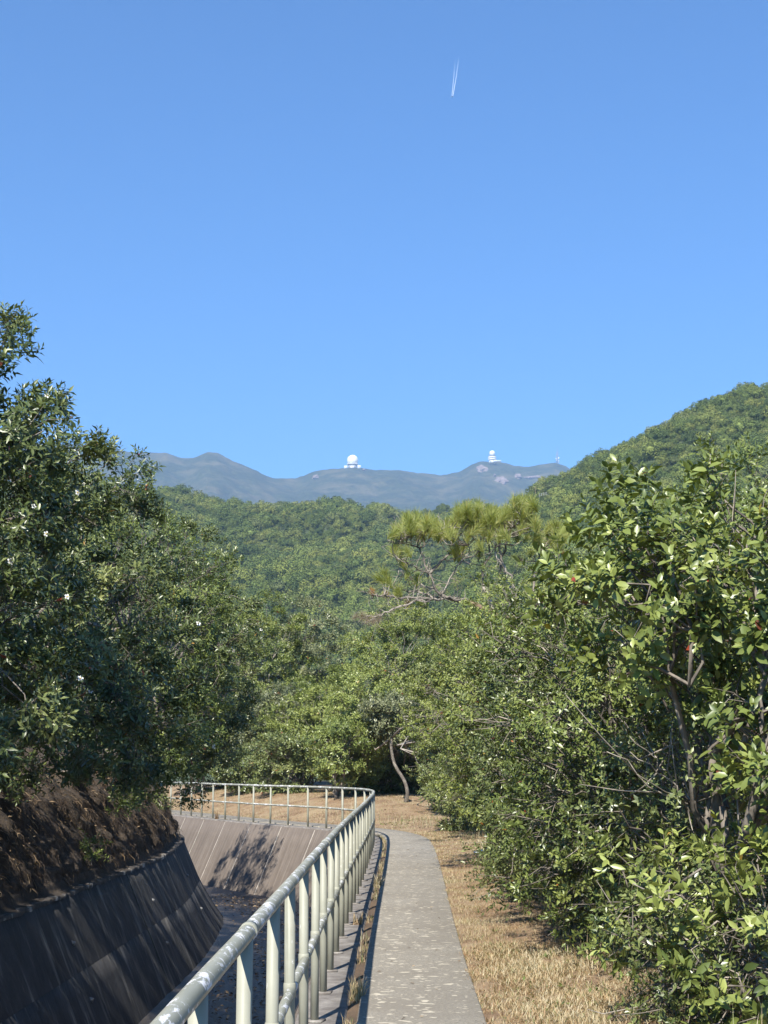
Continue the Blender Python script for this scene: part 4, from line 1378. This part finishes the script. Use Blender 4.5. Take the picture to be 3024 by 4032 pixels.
# ------------------------------------------------------------------ forest on the hills
def canopy_mat():
    m, nt, bs = new_mat('canopy')
    oi = nt.nodes.new('ShaderNodeObjectInfo')
    reg = noise_n(nt, oi.outputs['Location'], .022, 4, .7)
    t = texco(nt)
    n = noise_n(nt, t, 5.0, 4, .7)
    c1 = ramp(nt, oi.outputs['Random'], [(0, (0.055, 0.084, 0.021)), (.3, (0.097, 0.133, 0.030)), (.6, (0.144, 0.179, 0.040)), (.85, (0.200, 0.216, 0.049)), (1, (0.124, 0.148, 0.053))])
    c1 = mix(nt, ramp(nt, reg, [(.38, g3(.85)), (.60, g3(0))]), c1, mix(nt, 1.0, c1, (.60, .64, .62), 'MULTIPLY'))
    c = mix(nt, ramp(nt, n, [(.35, g3(0)), (.7, g3(.55))]), c1, mix(nt, 1.0, c1, (1.9, 1.8, 1.5), 'MULTIPLY'))
    nt.links.new(c, bs.inputs['Base Color'])
    bs.inputs['Roughness'].default_value = .7
    bs.inputs['Specular IOR Level'].default_value = .25
    bump(nt, bs, n, .8, .12)
    return m


M['canopy'] = canopy_mat()


def far_crown(seed):
    """unit crown: lumps of leaf clumps around several bosses, on a short trunk"""
    rng = np.random.default_rng(seed)
    V, Fa, n0 = [], [], 0
    bosses = spread_points(rng, 13, lambda k: unit(rng.normal(size=(k, 3)) + np.array([0, 0, .5])) * np.array([.62, .62, .48]))
    for b in bosses:
        n = 110
        d = unit(rng.normal(size=(n, 3)) + unit(b[None]) * .6)
        p = b + d * rng.uniform(.24, .38) * rng.uniform(.6, 1.1, (n, 1))
        nr = unit(d + np.array([0, 0, .5]) + rng.normal(size=(n, 3)) * .5)
        u = unit(np.cross(nr, rng.normal(size=(n, 3)))); v = np.cross(nr, u)
        s = rng.uniform(.03, .075, (n, 1))
        Q = np.stack([p - u * s, p + v * s * .7, p + u * s, p - v * s * .7], 1).reshape(-1, 3)
        f = (np.array([(0, 1, 2), (0, 2, 3)])[None] + (np.arange(n) * 4)[:, None, None]).reshape(-1, 3)
        V.append(Q); Fa.append(f + n0); n0 += len(Q)
    mb = MB(); mb.lathe([(.05, -1.0), (.04, -.2), (.30, -.15), (.45, .05), (.35, .28), (.1, .36)], 7)
    V.append(np.concatenate(mb.V)); Fa.append(np.array(mb.F) + n0)
    return tri_mesh('crown', np.concatenate(V), np.concatenate(Fa), M['canopy'])


CROWNS = [bpy.data.objects.new('crown', far_crown(300 + i)) for i in range(4)]


def forest(name, label, pts, scale):
    n = len(pts)
    rng = np.random.default_rng(n)
    me = bpy.data.meshes.new(name)
    me.vertices.add(n)
    me.vertices.foreach_set('co', np.asarray(pts, dtype=np.float32).ravel())
    a = me.attributes.new('sc', 'FLOAT_VECTOR', 'POINT')
    s = scale[:, None] * rng.uniform(.85, 1.2, (n, 3)) * np.array([1, 1, 1.05])
    a.data.foreach_set('vector', s.astype(np.float32).ravel())
    a = me.attributes.new('rot', 'FLOAT_VECTOR', 'POINT')
    r = np.stack([rng.normal(size=n) * .12, rng.normal(size=n) * .12, rng.uniform(0, 6.28, n)], 1)
    a.data.foreach_set('vector', r.astype(np.float32).ravel())
    a = me.attributes.new('kind_no', 'INT', 'POINT')
    a.data.foreach_set('value', rng.integers(0, len(CROWNS), n).astype(np.int32))
    o = link(name, me, kind='stuff')
    ng = bpy.data.node_groups.new('scatter_crowns', 'GeometryNodeTree')
    ng.interface.new_socket('Geometry', in_out='INPUT', socket_type='NodeSocketGeometry')
    ng.interface.new_socket('Geometry', in_out='OUTPUT', socket_type='NodeSocketGeometry')
    gi = ng.nodes.new('NodeGroupInput'); go = ng.nodes.new('NodeGroupOutput')
    jn = ng.nodes.new('GeometryNodeJoinGeometry')
    def attr(nm, typ):
        q = ng.nodes.new('GeometryNodeInputNamedAttribute'); q.data_type = typ; q.inputs[0].default_value = nm
        return q.outputs[0]
    sc_, rt_, kn = attr('sc', 'FLOAT_VECTOR'), attr('rot', 'FLOAT_VECTOR'), attr('kind_no', 'INT')
    e2r = ng.nodes.new('FunctionNodeEulerToRotation'); ng.links.new(rt_, e2r.inputs[0])
    for k, co in enumerate(CROWNS):
        oi = ng.nodes.new('GeometryNodeObjectInfo'); oi.inputs['Object'].default_value = co; oi.inputs['As Instance'].default_value = True
        cp = ng.nodes.new('FunctionNodeCompare'); cp.data_type = 'INT'; cp.operation = 'EQUAL'
        ng.links.new(kn, cp.inputs[2]); cp.inputs[3].default_value = k
        ip = ng.nodes.new('GeometryNodeInstanceOnPoints')
        ng.links.new(gi.outputs[0], ip.inputs['Points']); ng.links.new(cp.outputs[0], ip.inputs['Selection'])
        ng.links.new(oi.outputs['Geometry'], ip.inputs['Instance']); ng.links.new(e2r.outputs[0], ip.inputs['Rotation']); ng.links.new(sc_, ip.inputs['Scale'])
        ng.links.new(ip.outputs[0], jn.inputs[0])
    ng.links.new(jn.outputs[0], go.inputs[0])
    md = o.modifiers.new('scatter', 'NODES'); md.node_group = ng
    tag(o, label)
    return o


def sample_grid(G, az, U, n, az0, az1, u0, u1, rng, rfoot):
    a = rng.uniform(R(az0), R(az1), n)
    k_u = int(np.sum(U <= 1.0001))
    u = np.sqrt(rng.uniform(u0 ** 2, u1 ** 2, n)) if False else rng.uniform(u0, u1, n)
    fa = np.interp(a, az, np.arange(len(az)))
    fu = np.interp(u, U, np.arange(len(U)))
    i = np.minimum(fa.astype(int), len(az) - 2); j = np.minimum(fu.astype(int), len(U) - 2)
    p, q = (fa - i)[:, None], (fu - j)[:, None]
    return (G[i, j] * (1 - p) * (1 - q) + G[i + 1, j] * p * (1 - q) + G[i, j + 1] * (1 - p) * q + G[i + 1, j + 1] * p * q)


rng = np.random.default_rng(91)
pm_ = np.concatenate([sample_grid(MV, maz, mU, 36000, -17, 17, 0.0, 1.06, rng, 430), sample_grid(MV, maz, mU, 1200, -17, 17, .97, 1.02, rng, 430)])
sc_m = np.clip(rng.lognormal(.32, .60, len(pm_)), .6, 5.4)
pm_[:, 2] += sc_m * .75
forest('forest', 'mid green forest covering the hill in the middle distance', pm_, sc_m)
pr_ = np.concatenate([sample_grid(RV, raz, rU, 17000, 2.4, 20, 0.0, 1.06, rng, 250), sample_grid(RV, raz, rU, 600, 3, 20, .96, 1.02, rng, 250)])
sc_r = np.clip(rng.lognormal(.22, .58, len(pr_)), .5, 4.2)
pr_[:, 2] += sc_r * .75
forest('forest', 'forest covering the hillside that climbs to the right edge', pr_, sc_r)

# ------------------------------------------------------------------ things on the mountain
YM = 4570.0
def mm_per_px(Y): return Y / F * 1.02
PX = mm_per_px(YM)


def radome(label, px, pc_y, r_px, base_py):
    c = at(px, pc_y, YM); b = at(px, base_py, YM)
    rr = r_px * PX
    root = empty('radar_station', tuple(b)); tag(root, label, 'radar station')
    return root, c - b, rr


root, c, rr = radome('large white radar dome on a drum base on the ridge', 1388.4, 1813, 22, 1843)
import bmesh
def geo_dome(rr, sub, cut):
    bm = bmesh.new()
    bmesh.ops.create_icosphere(bm, subdivisions=sub, radius=rr)
    bmesh.ops.delete(bm, geom=[v for v in bm.verts if v.co.z < cut * rr], context='VERTS')
    me = bpy.data.meshes.new('dome'); bm.to_mesh(me); bm.free()
    me.materials.append(M['radome'])
    return me
link('dome', geo_dome(rr, 3, -.72), root, tuple(c))
mb = MB(); mb.lathe([(20 * PX, 0), (22.6 * PX, .3), (22.6 * PX, 3.2 * PX), (20 * PX, 3.6 * PX)], 40); mb.build('deck_ring', M['white_wall'], root, (0, 0, 13.2 * PX))
mb = MB(); mb.lathe([(17.5 * PX, -6), (17.5 * PX, 13.0 * PX)], 40); mb.build('drum', M['grey_wall'], root)
for k in range(16):
    a = k * math.pi / 8
    mb = MB(); mb.box((18.2 * PX * math.cos(a), 18.2 * PX * math.sin(a), 6.2 * PX), (.7, .5, 13.0 * PX), a); mb.build('column', M['white_wall'], root)
for x0, w, h in ((-26.5, 12, 6.5), (26, 12, 8), (-1, 15, 3.2)):
    b_ = MB(); yy = -9 if abs(x0) > 5 else -19.5 * PX
    b_.box((x0 * PX, yy, h * PX / 2 - 2), (w * PX, 7, h * PX + 4)); o = b_.build('annex', M['white_wall'], root)
    w_ = MB(); w_.box((x0 * PX, yy - 3.54, h * PX * .5), (w * PX * .22, .12, h * PX * .4)); w_.build('window', M['dark_glass'], o)

root, c, rr = radome('small white radar dome on a tower of stacked round decks', 1938, 1785, 11.4, 1818)
link('dome', geo_dome(rr, 3, -.8), root, tuple(c))
def disc(nm, r, z0, z1, mat): 
    mb = MB(); mb.lathe([(r * .96 * PX, z0 * PX), (r * PX, (z0 + .5) * PX), (r * PX, (z1 - .5) * PX), (r * .96 * PX, z1 * PX)], 32); mb.build(nm, mat, root)
disc('base_block', 13, -5, 4.5, M['white_wall'])
disc('core', 13, 4.5, 16, M['dark_glass'])
disc('deck', 16.3, 6.5, 11, M['white_wall'])
disc('deck', 16.3, 13.8, 19, M['white_wall'])
disc('upper_core', 11.5, 19, 24, M['grey_wall'])
disc('upper_deck', 14, 22.5, 25, M['grey_wall'])
mb = MB(); mb.box((12 * PX, -6, .5 * PX), (44 * PX, 8, 5.5 * PX)); mb.build('long_block', M['white_wall'], root)
for k in range(8):
    mb = MB(); mb.box((-6 * PX + k * 5.2 * PX, -10.06, 1.2 * PX), (2.2 * PX, .14, 1.6 * PX)); mb.build('window', M['dark_glass'], root)


def lattice(label, px, top, base, wpx, dishes):
    b = at(px, base, YM); h = at(px, top, YM)[2] - b[2]
    root = empty('lattice_mast', tuple(b)); tag(root, label, 'mast', 'lattice masts on the ridge')
    w0, w1 = wpx * PX / 2, wpx * PX / 2 * .45
    hs = h * .72
    for sx, sy in ((-1, -1), (1, -1), (1, 1), (-1, 1)):
        mb = MB(); mb.tube([(sx * w0, sy * w0, -4), (sx * w1, sy * w1, hs)], .30, 5); mb.build('leg', M['mast_steel'], root)
    mb = MB()
    for k in range(9):
        z0, z1 = hs * k / 9, hs * (k + 1) / 9
        a, b2 = w0 + (w1 - w0) * k / 9, w0 + (w1 - w0) * (k + 1) / 9
        for (s1, s2) in (((-1, -1), (1, -1)), ((1, -1), (1, 1)), ((1, 1), (-1, 1)), ((-1, 1), (-1, -1))):
            mb.tube([(s1[0] * a, s1[1] * a, z0), (s2[0] * b2, s2[1] * b2, z1)], .16, 4)
            mb.tube([(s1[0] * a, s1[1] * a, z0), (s2[0] * a, s2[1] * a, z0)], .14, 4)
    mb.build('bracing', M['mast_steel'], root)
    mb = MB(); mb.tube([(0, 0, hs * .95), (0, 0, h)], [.35, .2], 6); mb.build('antenna_pole', M['mast_steel'], root)
    for dx, dz, r in dishes:
        mb = MB(); mb.lathe([(r * PX, 0), (r * PX, .6), (r * .6 * PX, 1.2), (.2, 1.5)], 14)
        o = mb.build('dish', M['white_wall'], root, (dx * PX, -w0 - .8, dz * PX)); o.rotation_euler = (R(90), 0, 0)


lattice('taller lattice mast with the largest white dish, on the ridge near the green slope', 2197, 1758, 1826, 5, [(3, 22, 3), (3, 11, 2), (2.5, 5, 1.6)])
lattice('shorter lattice mast with a small dish beside the taller mast', 2191.5, 1767, 1825, 4, [(-2, 19, 2.2), (0, 13, 1.8)])

# bare rock faces
def rock(label, px, py, w, h, seed):
    rng = np.random.default_rng(seed)
    a_t, t_t = TABS['ridge']
    # find the distance at which the slope shows at this picture height
    d = ray(px, py); az = math.atan2(d[0], d[1]); tn = d[2] / math.hypot(d[0], d[1])
    rc_ = 4600 + 110 * math.sin(az * 17); zc = CAM_H + rc_ * np.interp(az, a_t, t_t) - 2
    u = np.linspace(.2, 1, 400); r = 2000 + (rc_ - 2000) * u; z = 20 + (zc - 20) * u ** 1.05
    z = z + np.array([30.0 * fb(rr_ * math.sin(az), rr_ * math.cos(az), .0045, 2) * min(1, 3 * uu) * (1 - .75 * math.exp(-((uu - 1) / .05) ** 2)) for rr_, uu in zip(r, u)])
    k = int(np.argmin(abs((z - CAM_H) / r - tn)))
    p = np.array([r[k] * math.sin(az), r[k] * math.cos(az), z[k]])
    bm = bmesh.new(); bmesh.ops.create_icosphere(bm, subdivisions=4, radius=1)
    for v in bm.verts:
        n = mnoise.noise(v.co * 1.6 + Vector((seed, 0, 0))) * .35 + mnoise.noise(v.co * 4 + Vector((seed, 3, 0))) * .16
        q = v.co * (1 + n)
        v.co = Vector((q.x * w * PX / 2 * 1.1, q.y * 22, q.z * h * PX / 2 * 1.1))
        v.co.y += v.co.z * 1.5
    me = bpy.data.meshes.new('rock_outcrop'); bm.to_mesh(me); bm.free(); me.materials.append(M['rock'])
    o = link('rock_outcrop', me, None, tuple(p + np.array([0, 6, 0])))
    tag(o, label, 'rock face', 'bare rock faces below the small radar dome')


rock('broad pinkish rock face directly below the small radar dome', 1898, 1848, 42, 40, 1)
rock('pale pointed rock slab lower right of the broad pinkish face', 1974, 1892, 42, 40, 2)
rock('thin rock streak just above the pale pointed slab', 1948, 1872, 12, 14, 3)
rock('long pale rock band below the two lattice masts', 2105, 1880, 70, 16, 4)
rock('brownish rock patch between the pointed slab and the long band', 2040, 1876, 26, 28, 5)
rock('small ochre bare patch left of the large radar dome', 1243, 1880, 26, 26, 6)
rock('tiny pale rock patch just right of the large radar dome', 1433, 1852, 12, 16, 7)

# roadside fence and pole on the right hill
def on_right(px, py):
    d = ray(px, py); az = math.atan2(d[0], d[1]); tn = d[2] / math.hypot(d[0], d[1])
    fa = np.interp(az, raz, np.arange(len(raz))); i = int(fa); p = fa - i
    col = RV[i] * (1 - p) + RV[i + 1] * p
    r = np.hypot(col[:, 0], col[:, 1]); t = (col[:, 2] - CAM_H) / r
    k = next((k for k in range(len(t) - 1) if t[k] <= tn < t[k + 1]), len(t) // 2)
    f_ = (tn - t[k]) / (t[k + 1] - t[k] + 1e-9)
    return col[k] * (1 - f_) + col[k + 1] * f_


p0 = on_right(2120, 1998); dd = np.linalg.norm(p0[:2]); q = dd / F
root = empty('roadside_fence', tuple(p0)); tag(root, 'short pale road fence on the green slope above the pine', 'fence')
for k in range(6):
    mb = MB(); mb.tube([(k * 9 * q, -4, 2.2), (k * 9 * q, -4, 5.0 + k * 2.0 * q)], .07, 5); mb.build('post', M['grey_wall'], root)
for dz in (0.25, 1.0):
    mb = MB(); mb.tube([(0, -4, 5.0 - dz), (45 * q, -4, 5.0 + 10 * q - dz)], .05, 5); mb.build('rail', M['grey_wall'], root)
p1 = on_right(2105, 1995)
root = empty('slender_pole', tuple(p1)); tag(root, 'thin reddish pole beside the road fence on the green slope', 'pole')
mb = MB(); mb.tube([(0, -4, 0), (0, -4, 7.5)], [.11, .07], 6); mb.build('shaft', M['bark_brown'], root)
mb = MB(); mb.box((0, -4, 7.2), (.9, .1, .12)); mb.build('crossbar', M['bark_brown'], root)

# ------------------------------------------------------------------ contrail and aircraft
def contrail_mat():
    m, nt, bs = new_mat('vapour')
    a = nt.nodes.new('ShaderNodeAttribute'); a.attribute_name = 'tint'
    bs.inputs['Base Color'].default_value = (.85, .88, .92, 1)
    bs.inputs['Roughness'].default_value = 1.0
    bs.inputs['Specular IOR Level'].default_value = 0.0
    nt.links.new(a.outputs['Fac'], bs.inputs['Alpha'])
    return m


M['vapour'] = contrail_mat()
M['aircraft'] = flat_mat('aircraft_paint', (.75, .75, .77), .4, 0, .03, .1)
YT = 14000.0
tip = at(1781, 381, YT)
trail = empty('contrail', tuple(tip)); tag(trail, 'thin white double vapour trail high in the blue sky', 'contrail')
for off, end, mid_, fmax in ((-1.6, (1793, 225), (1787, 300), .26), (2.4, (1807, 215), (1798, 290), .32)):
    pts = np.array([at(1781 + off, 377, YT), at(mid_[0], mid_[1], YT + 500), at(end[0], end[1], YT + 1000)])
    tt = np.linspace(0, 1, 40)[:, None]
    pth = pts[0] * (1 - tt) * (1 - 2 * tt) + pts[1] * 4 * tt * (1 - tt) + pts[2] * tt * (2 * tt - 1)
    pth += np.array([[mnoise.noise((k * .4, off, 0)) * .6 * k / 10, 0, 0] for k in range(40)])
    mb = MB(); mb.tube(pth - tip, np.linspace(2.6, 6.5, 40), 8, cap=False)
    fade = np.repeat(np.clip(fmax * (1 - np.linspace(0, 1, 40)) ** 1.4, 0, 1), 9)
    me = tri_mesh('vapour_streak', np.concatenate(mb.V), np.array(mb.F), M['vapour'], fade, smooth=True)
    link('vapour_streak', me, trail)
air = empty('aircraft', tuple(tip)); tag(air, 'tiny aircraft at the lower tip of the vapour trail', 'aircraft')
mb = MB(); mb.tube([(0, 22, 2), (0, 18, 1), (0, 0, 0), (0, -18, -1), (0, -22, -1.6)], [.5, 1.6, 2.2, 2.0, .4], 10); mb.build('fuselage', M['aircraft'], air)
for sx in (-1, 1):
    mb = MB(); mb.add([(sx * 1.5, -5, 0), (sx * 22, 6, .8), (sx * 22, 8, .8), (sx * 1.5, 5, 0), (sx * 1.5, -5, -.5), (sx * 22, 6, .6), (sx * 22, 8, .6), (sx * 1.5, 5, -.5)],
                      [(0, 1, 2, 3), (7, 6, 5, 4), (0, 4, 5, 1), (1, 5, 6, 2), (2, 6, 7, 3), (3, 7, 4, 0)]); mb.build('wing', M['aircraft'], air)
mb = MB(); mb.add([(-.2, 15, 1), (-.2, 21, 7), (-.2, 23, 7), (-.2, 21, 1), (.2, 15, 1), (.2, 21, 7), (.2, 23, 7), (.2, 21, 1)],
                  [(0, 1, 2, 3), (7, 6, 5, 4), (0, 4, 5, 1), (1, 5, 6, 2), (2, 6, 7, 3), (3, 7, 4, 0)]); mb.build('tail_fin', M['aircraft'], air)

# ------------------------------------------------------------------ haze
hm = bpy.data.materials.new('haze'); hm.use_nodes = True
nt = hm.node_tree; nt.nodes.clear()
ho = nt.nodes.new('ShaderNodeOutputMaterial'); pv = nt.nodes.new('ShaderNodeVolumePrincipled')
pv.inputs['Color'].default_value = (.46, .68, 1.0, 1); pv.inputs['Density'].default_value = HAZE_DENSITY; pv.inputs['Anisotropy'].default_value = 0.0
nt.links.new(pv.outputs[0], ho.inputs['Volume'])
mb = MB(); mb.box((0, 2810, 521), (7500, 6140, 1050)); hz = mb.build('haze', hm, kind='stuff')
